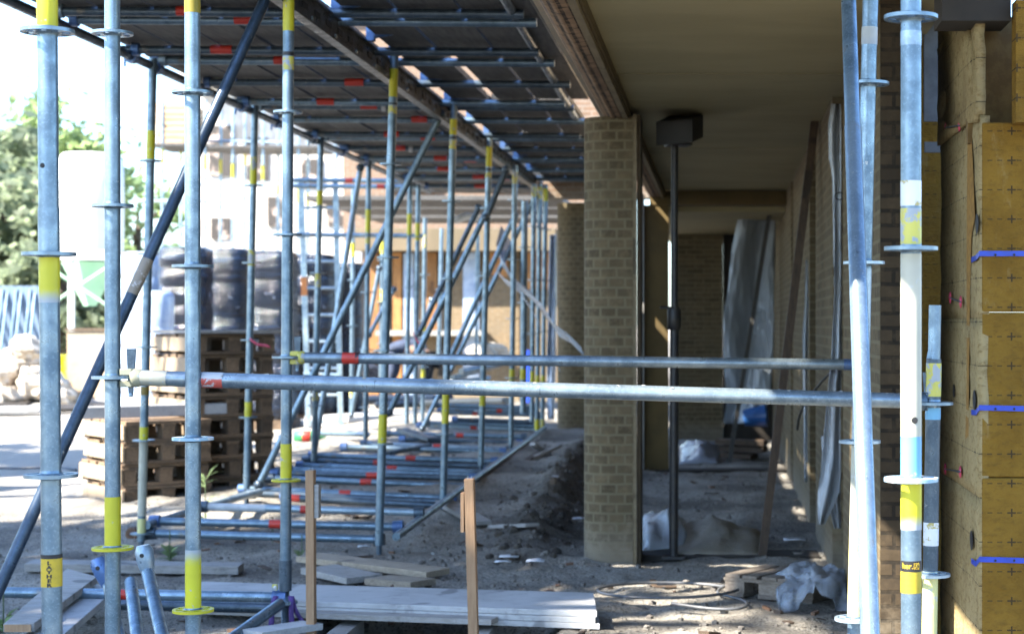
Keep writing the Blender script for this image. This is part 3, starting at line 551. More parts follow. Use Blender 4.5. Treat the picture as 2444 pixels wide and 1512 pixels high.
# slotted beam along the inner standards
t = thing('deck_beam', 'dark slotted metal beam under the gap between deck planks', 'beam', (-1.80, 6.6, 2.55)); b = B(); zb0, zb1 = EYE + 1.315, EYE + 1.425
b.box((-1.812, 6.7, zb0 + .012), (-1.800, 17.3, zb1)); part('web', b, ALU, t); part('flange', B().box((-1.83, 6.7, zb0), (-1.782, 17.3, zb0 + .011)), ALU, t); part('flange', B().box((-1.83, 6.7, zb1 + .001), (-1.782, 17.3, zb1 + .010)), ALU, t)
b = B()
for i in range(44): Y = 6.85 + i * .235; b.box((-1.7985, Y, zb0 + .05), (-1.795, Y + .10, zb0 + .078))
part('slot_row', b, SLOT, t); b = B()
for i in range(22): Y = 6.80 + i * .47; b.lathe((-1.799, Y, zb0 + .03), [(.012, 0), (.012, .006), (.0001, .009)], 8, (1, 0, 0))
part('bolt_row', b, GALVW, t); b = B()
for Z in (8.1, 8.9, 9.5, 10.5, 11.4, 12.4, 13.3, 14.3, 15.2, 16.2): b.box((-1.795, Z, zb1 + .012), (-1.755, Z + .05, zb1 + .08)).tube((-1.76, Z + .02, zb1 + .04), (-1.66, Z + .02, zb1 + .06), .018, n=10)
part('clamp_row', b, BLUEST, t)
ZT = EYE + 1.435
TZ = (7.1, 8.09, 8.28, 9.15, 9.6, 10.42, 11.28, 11.6, 12.3, 13.2, 13.55, 14.3, 15.1, 15.4, 16.2, 17.0, 17.3, 18.2)
for i, Z in enumerate(TZ):
    a, c = (-3.16 + .05 * (i % 3), -.95 + .04 * ((i * 7) % 3) - .03 * max(0, Z - 9.6)); zt = ZT + .006 * ((i * 5) % 3 - 1)
    t = thing('transom_tube', f'steel cross tube carrying deck planks, {ORD[i]} from the camera', 'scaffold tube', (a, Z, zt), 'cross tubes under the deck planks')
    part('tube', B().tube((a, Z, zt), (c, Z + .03, zt - .01), .0222), GALVD if i % 2 else GALV, t); xr = -3.0 + (.25 + .5 * ((i * 37) % 100) / 100) * 1.15; part('red_tag', B().tube((xr, Z, zt), (xr + .11, Z, zt), .0232, n=14, cap=False), RED, t)
    part('coupler', B().lathe((-3.04, Z, zt), [(.023, -.02), (.034, -.018), (.034, .018), (.023, .02)], 10, (1, 0, 0)), BLUEST if i % 3 != 1 else GALVW, t)
    if i % 4 == 3: part('tube_cap', B().tube((xr + .14, Z - .005, zt - .01), (xr + .17, Z - .005, zt - .01), .026), WHITE, t)
ZD = ZT + .030; ROWS = [(-3.13, -2.88), (-2.87, -2.62), (-2.61, -2.36), (-2.35, -2.10), (-2.09, -1.845), (-1.75, -1.51), (-1.45, -1.21), (-1.20, -.985), (-.975, -.86)]
rn = ['along the open left edge', 'second from the open left edge', 'third from the open left edge', 'fourth from the open left edge', 'just left of the beam', 'just right of the beam', 'second right of the beam', 'third right of the beam', 'along the building side']
segs = [(6.95, 7.58), (7.59, 9.55), (9.56, 11.45), (11.46, 13.4), (13.41, 15.3), (15.31, 17.2), (17.21, 19.6)]
for ri, (xa, xb) in enumerate(ROWS):
    for si, (ya, yb_) in enumerate(segs):
        o = ri * .0; jt = random.uniform(-.06, .06) if ri % 2 else 0
        x0_, x1_ = xa + random.uniform(0, .006), xb - random.uniform(0, .006)
        if ri == 6 and si != 2: x0_ -= .052
        if ri == 8 and si > 2: continue
        z_ = ZD + random.uniform(-.004, .004)
        lone('deck_plank', B().box((x0_, ya + jt + .004, z_), (x1_, yb_ + jt - .004, z_ + .036)), DECKW, f'weathered deck plank {rn[ri]}, {ORD[si]} length from camera', 'plank', 'planks of the scaffold deck')
lone('edge_tube', B().tube((-.955, 7.4, ZT + .01), (-1.02, 12.5, ZT + .01), .022), GALVD, 'dark tube under the building-side edge of the deck', 'scaffold tube')
b = B(); b.grid([[P(1190, -30, 8.2) + Vector((.05 * i, .1 * j, .02 * math.sin(i * 2 + j))) for i in range(5)] for j in range(5)]); lone('plastic_scrap', b, PLAS, 'crumpled clear plastic on the deck edge by the beam', 'plastic', solid=.002)
# planks over the near bay added out of view, to shade near poles and insulation
for i in range(2): lone('deck_plank', B().box((-1.27 + i * .25, 3.6, 2.70), (-1.035 + i * .25, 5.55, 2.74)), DECKW, ['leftmost plank of the unseen shade platform above the poles', 'second plank from left of the near platform above the poles'][i], 'plank', 'planks of the unseen shade platform')
for i in range(7): lone('deck_plank', B().box((-.78 + i * .25, 2.6, 2.70), (-.545 + i * .25, 5.55, 2.74)), DECKW, f'{ORD[i + 2]} plank from left of the near platform above the poles', 'plank', 'planks of the unseen shade platform')
# braces
BG = 'diagonal braces of the deck scaffold'
def brace(label, a, c, Z, Zb=None, mat=GALV, r=.0222): 
    t = thing('scaffold_brace', label, 'scaffold tube', P(*c, Zb or Z), BG); part('tube', B().tube(P(*c, Zb or Z), P(*a, Z), r), mat, t)
    for e, ZZ in ((a, Z), (c, Zb or Z)): part('brace_coupler', B().lathe(P(*e, ZZ), [(.0001, -.03), (.03, -.025), (.03, .025), (.0001, .03)], 10, (0, 1, 0)), GALVD, t)
brace('long diagonal brace from second beam standard to second open-side foot', (1052, 272), (618, 1155), 11.35, 11.45)
brace('diagonal brace ending just above the pair of far standards', (1163, 500), (928, 985), 13.2, 13.3); brace('dark-topped diagonal brace alongside the one nearer left', (1142, 495), (1000, 795), 15.1, mat=GALVD)
brace('diagonal brace from fourth beam standard toward the person', (1228, 515), (1070, 862), 15.2); brace('rightmost diagonal brace rising to the far beam end', (1276, 470), (1008, 1022), 16.9, 17.0); brace('dark short diagonal near top of second beam standard', (1207, 405), (1160, 520), 13.0, mat=GALVD)
brace('light steep diagonal tube crossing the ladder', (860, 400), (746, 1105), 13.9, 13.7, GALVW); brace('short steep tube rising toward deck behind beam standards', (905, 640), (838, 990), 19.0)
brace('small diagonal between slim standards near black bundles', (1030, 715), (1005, 805), 19.2); brace('thin diagonal strut left of plastic strip', (940, 690), (880, 800), 18)
# base frame near the ground
BT = 'cross tubes near the ground under the deck'
for i, (x0, y0, x1, y1, xr, m) in enumerate(sorted(((360, 1272, 905, 1286, None, 0), (370, 1243, 950, 1256, 655, 0), (485, 1208, 1000, 1222, 728, 1), (580, 1166, 1080, 1188, 820, 0), (680, 1186, 1060, 1206, 703, 2), (645, 1140, 1125, 1160, 870, 0), (655, 1128, 1130, 1140, 884, 2), (715, 1110, 1160, 1125, 932, 0), (745, 1086, 1180, 1100, 977, 0), (868, 1058, 1215, 1072, 1040, 1), (880, 1072, 1215, 1084, 1092, 2), (925, 1034, 1250, 1042, 1095, 0), (960, 1048, 1240, 1056, None, 2), (1000, 1014, 1285, 1025, 1128, 1), (1060, 984, 1285, 990, 1132, 0), (1085, 1000, 1282, 1006, None, 2), (1040, 966, 1270, 972, None, 0), (600, 1177, 1070, 1196, None, 2), (690, 1120, 1142, 1132, None, 0), (730, 1098, 1170, 1112, 900, 2), (820, 1066, 1200, 1077, None, 0), (1020, 1008, 1284, 1016, None, 0), (1050, 976, 1280, 981, 1190, 0)), key=lambda q: -q[1])):
    Z = 1.765 * F / (VX - x1) if i > 2 else (9.55, 9.65, 10.2)[i]; Z = min(Z, 17.3) + (.03 * i if i > 11 else 0)
    t = thing('base_tube', f'low cross tube over the sand, {ORD[i]} from the camera' + (', with red tape' if xr else ''), 'scaffold tube', P(x0, y0, Z), BT); tm = (GALV, GALVW, GALVD)[m]
    q0, q1 = P(x0, y0, Z), P(x1, y1, Z); part('tube', B().tube(q0, q1, .0222), tm, t)
    if xr: u = (xr - x0) / (x1 - x0); part('red_tape', B().tube(q0 + (q1 - q0) * (u - .02), q0 + (q1 - q0) * (u + .035), .0236, n=14, cap=False), RED, t)
    for qq in (q0, q1): part('coupler', B().lathe(qq, [(.022, -.03), (.034, -.028), (.034, .028), (.022, .03)], 12, (1, 0, .05)), BLUEST if i % 2 else GALVD, t)
    if i == 2: part('white_sleeve', B().tube(q0, q0 + (q1 - q0) * .29, .0232, n=14, cap=False), WHITE, t)
lone('base_rail', B().tube((-1.735, 9.4, .10), (-1.735, 17.3, .22), .0222), GALV, 'long low tube along the building side of the base frame', 'scaffold tube')
lone('base_rail', B().tube((-3.10, 9.5, .15), (-3.08, 11.5, .13), .0222), GALV, 'long low tube along the yard side, nearest bay', 'scaffold tube'); lone('base_rail', B().tube((-3.02, 10.1, .17), (-2.96, 11.3, .16), .0222), GALVW, 'second low tube beside the yard-side rail', 'scaffold tube')
lone('base_rail', B().tube((-3.0, 13.4, .16), (-2.45, 14.8, .22), .0222), GALV, 'low slanting tube in the middle bay', 'scaffold tube')
lone('flat_bracket', B().bar(P(960, 1025, 16.2), P(1035, 1048, 15.6), .12, .03), GALVD, 'dark flat bracket lying on the low tubes', 'bracket')
# horizontal tubes around the far tower and ladder
FG = 'far horizontal tubes on the yard side'
for i, (x0, y0, x1, y1, Z, lab) in enumerate(((700, 430, 985, 432, 17.6, 'upper of two close tubes under the far deck'), (700, 444, 1000, 446, 17.5, 'lower of two close tubes under the far deck'), (705, 560, 1010, 563, 17.6, 'single tube across the ladder above black bundles'), (725, 892, 812, 895, 17.7, 'short tube at the ladder foot'))):
    t = thing('scaffold_ledger', lab, 'scaffold tube', P(x0, y0, Z), FG); part('tube', B().tube(P(x0, y0, Z), P(x1, y1, Z), .0235), GALV, t)
    if i < 2: part('red_tag', B().tube(P(825 + 75 * i, y0 + 1, Z - .01), P(842 + 75 * i, y0 + 1, Z - .01), .025, n=12, cap=False), RED, t)
t = thing('ladder', 'pale metal ladder standing against the far scaffold', 'ladder', P(735, 1000, 17.7)); LA = lambda u, sd: P(718 + 18 * u if sd else 800 + 13 * u, 425 + 590 * u, 17.75)
part('rail', B().bar(LA(1, 1), LA(0, 1), .05, .03, (0, 1, 0)), GALVW, t); part('rail', B().bar(LA(1, 0), LA(0, 0), .05, .03, (0, 1, 0)), GALVW, t); part('orange_sleeve', B().bar(LA(.40, 1), LA(.475, 1), .056, .036, (0, 1, 0)), ORG, t)
for k in range(9): u = .12 + k * .108; part('rung', B().tube(LA(u, 1), LA(u, 0), .014, n=8), GALVW, t)

# ------------------------------------------------------------------ foreground timber
t = thing('board_stack', 'stack of long pale grey boards lying across the foreground', 'boards', G(950, 1440)); A0, A1, A2, A3 = G(476, 1386, .078), G(476, 1424, .078), G(1424, 1458, .078), G(1416, 1413, .078)
for k in range(3):
    dz = -.024 * k; sh = Vector((.006 * k * (-1) ** k, -.004 * k, 0)); part('board', B().hexa([q + Vector((0, 0, dz - .0225)) + sh for q in (A1, A2, A3, A0)] + [q + Vector((0, 0, dz)) + sh for q in (A1, A2, A3, A0)]), PALEW, t, bevel=.002)
lone('bearer_board', B().bar(P(690, 1462, 7.32), P(1180, 1480, 7.12), .08, .022), GREYW, 'grey bearer plank under front edge of the pale boards', 'plank'); lone('bearer_block', B().box((-1.0, 6.85, -.2), (-.93, 7.3, -.005)), GREYW, 'short timber block under the pale boards by the right stake', 'block'); lone('bearer_block', B().box((-1.58, 6.95, -.2), (-1.50, 7.4, -.005)), GREYW, 'short timber block under the pale boards by the left stake', 'block')
lone('plank_scrap', B().bar(P(600, 1512, 6.7), P(745, 1490, 6.95), .12, .025), PALEW, 'short white board beneath the purple straps', 'plank')
for i, (x0, x1, yt, Z, sx0, sx1, sy0, sy1) in enumerate(((728, 747.5, 1122, 6.88, 748.5, 759, 1156, 1236), (1107, 1129, 1143, 6.62, 1098, 1106, 1176, 1270))):
    t = thing('timber_stake', ['upright brown timber stake left, in shade', 'upright orange timber stake right, catching the sun'][i], 'stake', P((x0 + x1) / 2, 1510, Z)); wd = (x1 - x0) * Z / F; sl = (.004, .020)[i]
    a, c = P(x0, yt, Z), P(x0, yt, Z); b = B(); zb_ = -.1; b.hexa([(a.x + sl, Z, zb_), (a.x + wd + sl, Z, zb_), (a.x + wd + sl, Z + .045, zb_), (a.x + sl, Z + .045, zb_), (a.x, Z, a.z), (a.x + wd, Z, a.z), (a.x + wd, Z + .045, a.z), (a.x, Z + .045, a.z)]); part('post', b, STAKE, t, bevel=.0015)
    q0, q1 = P(sx0, sy1, Z), P(sx1, sy0, Z); part('side_cleat', B().box((q0.x, Z + .006, q0.z), (q1.x, Z + .05, q1.z)), GREYW if i == 0 else STAKE, t, bevel=.001)
    for k in range(2): part('nail', B().tube((a.x + wd * (.3 + .4 * k), Z + .02, a.z - .002), (a.x + wd * (.3 + .4 * k) + .002, Z + .02, a.z + .012), .0012, n=6), GALVW, t)
TANW = wood('tan_board', (.40, .33, .24), (.28, .22, .15), 7, (2, 12, 12))
for i, (q, w_, h_, l) in enumerate((((735, 1330, 1045, 1360), .17, .03, 'pale board lying behind the left stake, longest'), ((760, 1352, 870, 1372), .20, .03, 'short broad board end behind the left stake'), ((900, 1372, 1010, 1386), .16, .03, 'small sunlit board right of the left stake'), ((70, 1352, 575, 1346), .16, .04, 'dark wet plank lying behind the sticker pole'), ((1060, 1215, 1150, 1255), .12, .025, 'broken board on the earth bank by fourth tube'), ((1180, 1262, 1270, 1282), .09, .02, 'thin strip of wood below the earth bank'))):
    a, c = G(q[0], q[1], .04), G(q[2], q[3], .04); a.z = gh(a.x, a.y) + .03; c.z = gh(c.x, c.y) + .03
    lone('loose_board', B().bar(a, c, w_, h_), (TANW, GREYW, TANW, GREYW, GREYW, GREYW)[i], l, 'board', bevel=.002)
b = B(); b.hexa([G(8, 1508, .13), G(82, 1506, .13), G(232, 1392, .13), G(160, 1372, .13)] + [q + Vector((0, 0, .032)) for q in (G(8, 1508, .13), G(82, 1506, .13), G(232, 1392, .13), G(160, 1372, .13))]); t = lone('loose_board', b, GREYW, 'thick grey plank sloping from the bottom left corner', 'board', bevel=.003)
q0, q1 = G(8, 1508, .13), G(82, 1506, .13); part('end_grain', B().box((q0.x + .004, q0.y - .004, q0.z + .003), (q1.x - .004, q0.y - .001, q0.z + .029)), STAKE, t)
lone('loose_board', B().bar(G(60, 1560, .10), G(250, 1400, .10), .14, .03), PALEW, 'paler plank just right of the sloping corner plank', 'board', bevel=.003)
for i, (x, y, w_, h_) in enumerate(((870, 1305, .07, .05), (1380, 1247, .07, .05), (1325, 1183, .05, .05), (1278, 1357, .09, .04), (1200, 1355, .08, .03), (1215, 1340, .10, .02), (1895, 1292, .12, .03), (1560, 1425, .05, .02))):
    c = G(x, y, .02); b = B(); b.grid([[c + Vector((w_ * (u - .5), w_ * .7 * (v - .5), .012 + h_ * .5 * abs(mnoise.noise(Vector((u * 3, v * 3, i)))) + gh(c.x, c.y))) for u in (0, .3, .6, 1)] for v in (0, .35, .7, 1)])
    lone('paper_scrap', b, PAPER, ['white paper scrap under the nearest base disc', 'pale scrap left of the brick column', 'small pale lump on the bank left of column', 'white scrap near column foot, right one', 'white scrap near column foot, left one', 'bluish flat scrap between the two white ones', 'white scrap on walkway floor by the wall', 'tiny pale scrap inside the hose loop'][i], 'scrap', solid=.004)
# splinters, crumbs and wrappers trodden into the sand: nobody could count them
for nm, mt, n_, lb in (('wood_litter', BROWN, 80, 'grey splinters and timber offcuts littering the sand'), ('pale_litter', SLAB, 36, 'pale crumbs and wrapper bits littering the sand'), ('brick_litter', RUBH if False else TERRA, 50, 'reddish brick crumbs littering the sand')):
    b = B(); rr = random.Random(n_)
    for i in range(n_):
        Y = 6.6 + 9 * rr.random() ** 1.5; x = rr.uniform(-3.4, .5); a = rr.uniform(0, 3.14); l = rr.uniform(.012, .06) * (1 if nm == 'wood_litter' else .5); q = Vector((x, Y, gh(x, Y) + .008))
        b.obox(q, Vector((math.cos(a), math.sin(a), rr.uniform(-.3, .3))) * l, Vector((-math.sin(a), math.cos(a), 0)) * l * rr.uniform(.15, .6), (0, 0, rr.uniform(.002, .007)))
    o = b.make(nm, mt); o['kind'] = 'stuff'; o['label'] = lb
# weeds
for i, (x, y, h_, n_) in enumerate(((8, 1505, .16, 26), (405, 1338, .16, 14), (490, 1262, .30, 22), (720, 1345, .14, 16), (650, 1300, .10, 12))):
    c = G(x, y); c.z = gh(c.x, c.y); b = B(); rr = random.Random(i + 3)
    for k in range(n_):
        a = rr.uniform(0, 6.28); l = h_ * rr.uniform(.35, .7); z = rr.uniform(0, h_) * (1 if i in (2,) else .3); d = Vector((math.cos(a), math.sin(a), rr.uniform(.2, 1.0))).normalized(); sd = d.cross(Vector((0, 0, 1))).normalized() * rr.uniform(.006, .014) * (2.0 if i == 1 else 1); q = c + Vector((0, 0, z))
        b.grid([[q, q], [q + d * l * .5 - sd, q + d * l * .5 + sd], [q + d * l - Vector((0, 0, l * .2)), q + d * l - Vector((0, 0, l * .2))]])
    t = thing('weed', ['spiky green weed at the bottom left corner', 'broad-leaved weed beside pale brace head', 'tall weed with narrow leaves behind third pole', 'small weed at the left stake', 'low weed left of the jack pole'][i], 'plant', c); part('leaves', b, LEAFL, t); part('stem', B().tube(c, c + Vector((0, 0, h_)), .003, n=6), LEAFD, t)
c = G(312, 1290); lone('pipe_end', B().lathe(c + Vector((0, 0, .04)), [(.026, .0), (.036, .0), (.036, .16), (.026, .16), (.026, .0)], 20, (.25, 1, 0)), TERRA, 'rusty open pipe end beside the cream foot', 'pipe')

# ------------------------------------------------------------------ walkway clutter
t = thing('steel_prop', 'black steel prop holding the walkway ceiling', 'prop', (px(1607, 9.3), 9.3, 0)); X = px(1607, 9.3)
part('outer_tube', B().tube((X, 9.3, 0), (X + .004, 9.3, pz(760, 9.3)), .024), BLACKST, t); part('inner_tube', B().tube((X + .004, 9.3, pz(770, 9.3)), (X + .006, 9.3, pz(335, 9.3)), .0185), BLACKST, t); part('base_plate', B().box((X - .06, 9.24, .0), (X + .06, 9.36, .012)), BLACKST, t)
part('collar', B().lathe((X + .003, 9.3, pz(760, 9.3)), [(.024, -.06), (.036, -.05), (.036, .04), (.028, .06)], 14), BLACKST, t); part('handle', B().tube((X, 9.28, pz(735, 9.3)), (X - .07, 9.27, pz(733, 9.3)), .007, n=8), BLACKST, t)
part('head_plate', B().obox((px(1618, 9.3), 9.3, pz(346, 9.3)), (.06, .015, 0), (-.015, .06, 0), (0, 0, .006)), BLACKST, t)
lone('timber_block', B().hexa([P(1565, 348, 9.22), P(1652, 340, 9.1), P(1678, 328, 9.5), P(1590, 336, 9.6), P(1565, 291, 9.22), P(1652, 284, 9.1), P(1678, 272, 9.5), P(1590, 280, 9.6)]), simple('black_timber', (.018, .016, .013), rough=.8), 'black timber block wedged between prop and ceiling', 'block', bevel=.004)
lone('timber_prop', B().bar(P(1818, 1328, 9.35), P(1944, 288, 9.8), .045, .06, (0, 1, 0)), BROWN, 'brown timber plank leaning against the right wall', 'timber'); lone('timber_prop', B().bar(P(1740, 1102, 15.6), P(1842, 470, 15.6), .04, .04, (0, 1, 0)), BLACKST, 'thin dark timber leaning before the plastic curtain', 'timber')
def sheet(rows, Z, nx=14, amp=.02, seed=0, fr=9):
    out = []; ys_ = [r_[0] for r_ in rows]
    for y in np.linspace(ys_[0], ys_[-1], 40):
        xl = np.interp(y, ys_, [r_[1] for r_ in rows]); xr = np.interp(y, ys_, [r_[2] for r_ in rows])
        out.append([P(xl + (xr - xl) * i / nx, y, Z + amp * math.sin(i / nx * fr + .006 * y + seed) + amp * 1.8 * mnoise.noise(Vector((i * 2.6 / nx, y * .007, seed))) + amp * .6 * mnoise.noise(Vector((i * .9, y * .03, seed + 5)))) for i in range(nx + 1)])
    return B().grid(out)
lone('plastic_sheet', sheet(((248, 1984, 2006), (300, 1976, 2008), (380, 1978, 2008), (420, 1986, 2008), (700, 1990, 2008), (850, 1983, 2008), (1000, 1968, 2006), (1120, 1958, 2006), (1180, 1950, 2002), (1250, 1951, 1968)), 8.15, amp=.03), PLAS, 'long clear plastic sheet hanging in the nearest wall slot', 'plastic sheet', solid=.002)
lone('plastic_sheet', sheet(((1040, 1960, 2005), (1150, 1965, 2006), (1260, 1990, 2006)), 8.3, amp=.04, seed=4), PLAS, 'lower torn flap of plastic behind the hanging sheet', 'plastic sheet', solid=.002)
lone('plastic_sheet', sheet(((620, 1922, 1928), (720, 1920, 1929), (800, 1914, 1928), (900, 1916, 1926), (1150, 1920, 1926)), 10.6, 6, .02, 2), PLAS, 'narrow plastic strip hanging in the middle wall slot', 'plastic sheet', solid=.002)
lone('plastic_curtain', sheet(((462, 1808, 1848), (500, 1765, 1849), (600, 1745, 1850), (680, 1738, 1846), (760, 1726, 1846), (850, 1726, 1844), (960, 1735, 1836), (1010, 1726, 1800)), 16.3, 24, .06, 1, 3.2), PLASG, 'grey plastic curtain hanging at the end of the walkway', 'plastic sheet', solid=.003)
lone('plastic_strip', B().grid([[P(x + o_ * .6 + 3 * math.sin(y * .05 + o_), y + o_ + 4 * math.sin(x * .06 + o_ * .3), Z + .03 * math.sin(o_ + y * .04)) for o_ in (-17, -8, 2, 10, 18)] for x, y, Z in ((1208, 560, 16.0), (1192, 600, 15.8), (1205, 640, 15.6), (1235, 680, 15), (1265, 705, 14), (1300, 745, 13), (1330, 790, 12), (1360, 810, 11), (1388, 838, 9.6))]), PLAS, 'twisted white plastic strip slung from brace to column, upper strand', 'plastic sheet', solid=.004)
lone('plastic_strip', B().grid([[P(x + o_ * .5, y + o_, Z) for o_ in (-8, -2, 3, 8)] for x, y, Z in ((1184, 645, 16.0), (1205, 672, 15.6), (1235, 690, 15), (1262, 730, 14.5), (1285, 770, 14), (1305, 810, 13.5), (1325, 850, 13), (1332, 880, 12.8))]), PLAS, 'thin white plastic strip drooping below the upper strand', 'plastic sheet', solid=.004)
lone('plastic_sheet', sheet(((560, 1312, 1326), (700, 1308, 1327), (850, 1304, 1327), (1000, 1306, 1322)), 18.6, 8, .03, 6), PLASW, 'white plastic hanging beside the far round column', 'plastic sheet', solid=.003)
cb = [P(1990, 880, 8.0), P(1965, 905, 8.6), P(1940, 935, 9), P(1918, 965, 9.4), P(1906, 995, 9.6), P(1902, 1024, 9.7)]; lone('cable', B().sweep(cb, .006, 8), CABL, 'black cable drooping from the right wall', 'cable')
lone('cable_coil', B().sweep([P(2003, 468, 8.0) + Vector((.02 * math.cos(a), .0, .016 * math.sin(a))) for a in np.linspace(0, 9, 24)], .003, 6), CABL, 'small coil of dark wire hung on the plastic sheet', 'wire')
hp = []
for a in np.linspace(.3, 2 * math.pi + .5, 44): c = Vector((-.235 + .32 * math.cos(a), 7.95 + .27 * math.sin(a), 0)); hp.append(c + Vector((0, 0, gh(c.x, c.y, False) + .022 + .004 * a)))
hp += [Vector((px(1700, 8.1), 7.95, .02)), Vector((px(1760, 8.0), 7.78, .025)), Vector((px(1785, 7.8), 7.6, .03)), Vector((px(1770, 7.6), 7.48, .025)), Vector((px(1700, 7.5), 7.5, .02)), Vector((px(1600, 7.5), 7.6, .03))]
for _ in range(2): hp = [hp[0]] + [q for a, c in zip(hp, hp[1:]) for q in (a * .75 + c * .25, a * .25 + c * .75)] + [hp[-1]]
lone('hose', B().sweep(hp, .0068, 10), simple('dark_hose', (.075, .08, .09), (.11, .115, .12), 30, .45), 'grey hose lying in a loop on the sand', 'hose')
def pallet(t, c, L_, W_, rot, closed=None, mat=PALW, hs=1.0):
    ca, sa = math.cos(rot), math.sin(rot); U = Vector((ca, sa, 0)); V = Vector((-sa, ca, 0)); c = Vector(c)
    def bx(u, v, z, hu, hv, hz): return c + U * u + V * v + Vector((0, 0, z * hs)), U * hu, V * hv, Vector((0, 0, hz * hs))
    k = random.uniform
    top = B()
    for i in range(5): u = -L_ / 2 + L_ * (i + .5) / 5; top.obox(*bx(u + k(-.004, .004), k(-.01, .01), .133, L_ * .082, W_ / 2, .011))
    part('top_boards', top, mat, t, bevel=.002)
    st = B()
    for v in (-1, 0, 1): st.obox(*bx(0, v * (W_ / 2 - .05), .111, L_ / 2, .045, .0105))
    part('stringer_boards', st, mat, t)
    for u in (-1, 0, 1):
        for v in (-1, 0, 1): part('block', B().obox(*bx(u * (L_ / 2 - .055), v * (W_ / 2 - .05), .062, .05, .042, .038)), mat, t)
    if closed: part('side_board', B().obox(*bx(0, -W_ / 2 - .010, .072, L_ / 2 + .005, .009, .050)), closed, t, bevel=.003)
    bo = B()
    for u in (-1, 0, 1): bo.obox(*bx(u * (L_ / 2 - .055), 0, .012, .05, W_ / 2, .011))
    part('bottom_boards', bo, mat, t)
c = Vector((.30, 7.95, .015)); t = thing('pallet', 'small wooden pallet under crumpled plastic by the wall', 'pallet', c); pallet(t, c, .46, .36, -.55, mat=wood('greyed_pallet', (.27, .225, .18), (.17, .135, .10), 8, (6, 6, 16)), hs=.68)
b = B(); n = 44; rows = []
cc = Vector((.42, 7.75, .0))
for i in range(n + 1):
    u = i / n; rows.append([])
    for j in range(n + 1):
        v = j / n; q = Vector(((u - .5) * .34, (v - .5) * .52, 0)); rr_ = math.hypot((u - .5) * 2, (v - .5) * 2); h_ = .145 * max(0, 1 - rr_ ** 2 * .8) ** .6 + .05 * mnoise.noise(Vector((u * 3, v * 4, 9))) + .06 * abs(mnoise.noise(Vector((u * 7, v * 7, 2)))) + .035 * abs(mnoise.noise(Vector((u * 15, v * 15, 5))))
        rows[-1].append(cc + q + Vector((.07 * mnoise.noise(Vector((u * 5, v * 5, 1))), .06 * mnoise.noise(Vector((u * 6, v * 6, 4))), max(.012, h_))))
lone('plastic_bag', b.grid(rows), plastic('bag_plastic', (.46, .53, .62), .42, .10), 'crumpled clear plastic heaped over the small pallet', 'plastic sheet', solid=.002)
def heap(x0, y0, x1, y1, h_, seed, n=20):
    rows = []
    for i in range(n + 1):
        v = i / n; rows.append([])
        for j in range(n + 1):
            u = j / n; y = y1 + (y0 - y1) * v; q = G(x0 + (x1 - x0) * u, y); e = math.sin(math.pi * u) ** .6 * math.sin(math.pi * v) ** .6
            rows[-1].append(Vector((q.x + .03 * mnoise.noise(Vector((u * 5, v * 5, seed))), q.y, gh(q.x, q.y) + .012 + e * h_ * (.6 + .55 * mnoise.noise(Vector((u * 2.4, v * 2.4, seed))) + .12 * mnoise.noise(Vector((u * 9, v * 9, seed)))))))
    return B().grid(rows)
lone('plastic_sheet', heap(1528, 1262, 1640, 1318, .20, 3), PLAS, 'crumpled plastic sheet on the floor left of the prop', 'plastic sheet', solid=.003)
lone('plastic_sheet', heap(1600, 1268, 1815, 1328, .13, 8), plastic('sandy_plastic', (.34, .30, .23), .85, .5), 'sandy plastic sheet on the floor between prop and plank', 'plastic sheet', solid=.003)
lone('plastic_sheet', heap(1620, 1062, 1715, 1108, .16, 12), plastic('pale_heap', (.42, .47, .54), .9), 'pale plastic heap beyond the threshold', 'plastic sheet', solid=.003)
t = thing('bucket', 'blue plastic bucket lying at the far end of walkway', 'bucket', P(1797, 1000, 16.0)); part('bowl', B().lathe(P(1775, 996, 16.0), [(.0001, 0), (.075, 0), (.10, .20), (.105, .20), (.105, .21), (.09, .21), (.068, .01)], 24, (1, -.1, .1)), BPLAS, t); part('bail', B().sweep([P(1828, 985, 15.95) + Vector((0, .1 * math.cos(a), -.12 * math.sin(a))) for a in np.linspace(0, 3.14, 10)], .004, 6), BLACKST, t)
for i, (x0, y0, x1, y1, l) in enumerate(((1712, 1052, 1826, 1056, 'upper'), (1722, 1068, 1826, 1072, 'middle'), (1728, 1084, 1800, 1088, 'lower'))): lone('timber_plank', B().bar(P(x0, y0, 16.0), P(x1, y1, 15.9), .2, .045), BROWN, f'{l} brown plank of the low pile before the curtain', 'plank', 'low plank pile at the walkway end')
# debris on the earth bank
for i, (x0, y0, x1, y1, l) in enumerate(((1270, 1058, 1310, 1085, 'white slat sticking up on the earth bank'), (1255, 1100, 1335, 1062, 'grey plank resting across the earth bank'), (1240, 1110, 1300, 1072, 'thin dark slat on top of the earth bank'))): lone('slat', B().bar(P(x0, y0, 14.2 - .2 * i), P(x1, y1, 14.4), .05, .025), (PALEW, GREYW, BROWN)[i], l, 'slat')
b = B()
for i in range(110):
    Y = 9.0 + 6.5 * random.random(); x = -1.13 + random.gauss(0, .10) + (.12 if i % 3 == 0 else 0); b.rock((x, Y, gh(x, Y) + .006), random.uniform(.012, .035), i, n=9, m=6)
o = b.make('earth_clods', simple('dark_earth', (.085, .068, .05), (.05, .042, .033), 14, .95, bump=.5)); o['kind'] = 'stuff'; o['label'] = 'dark clods heaped along the earth bank'

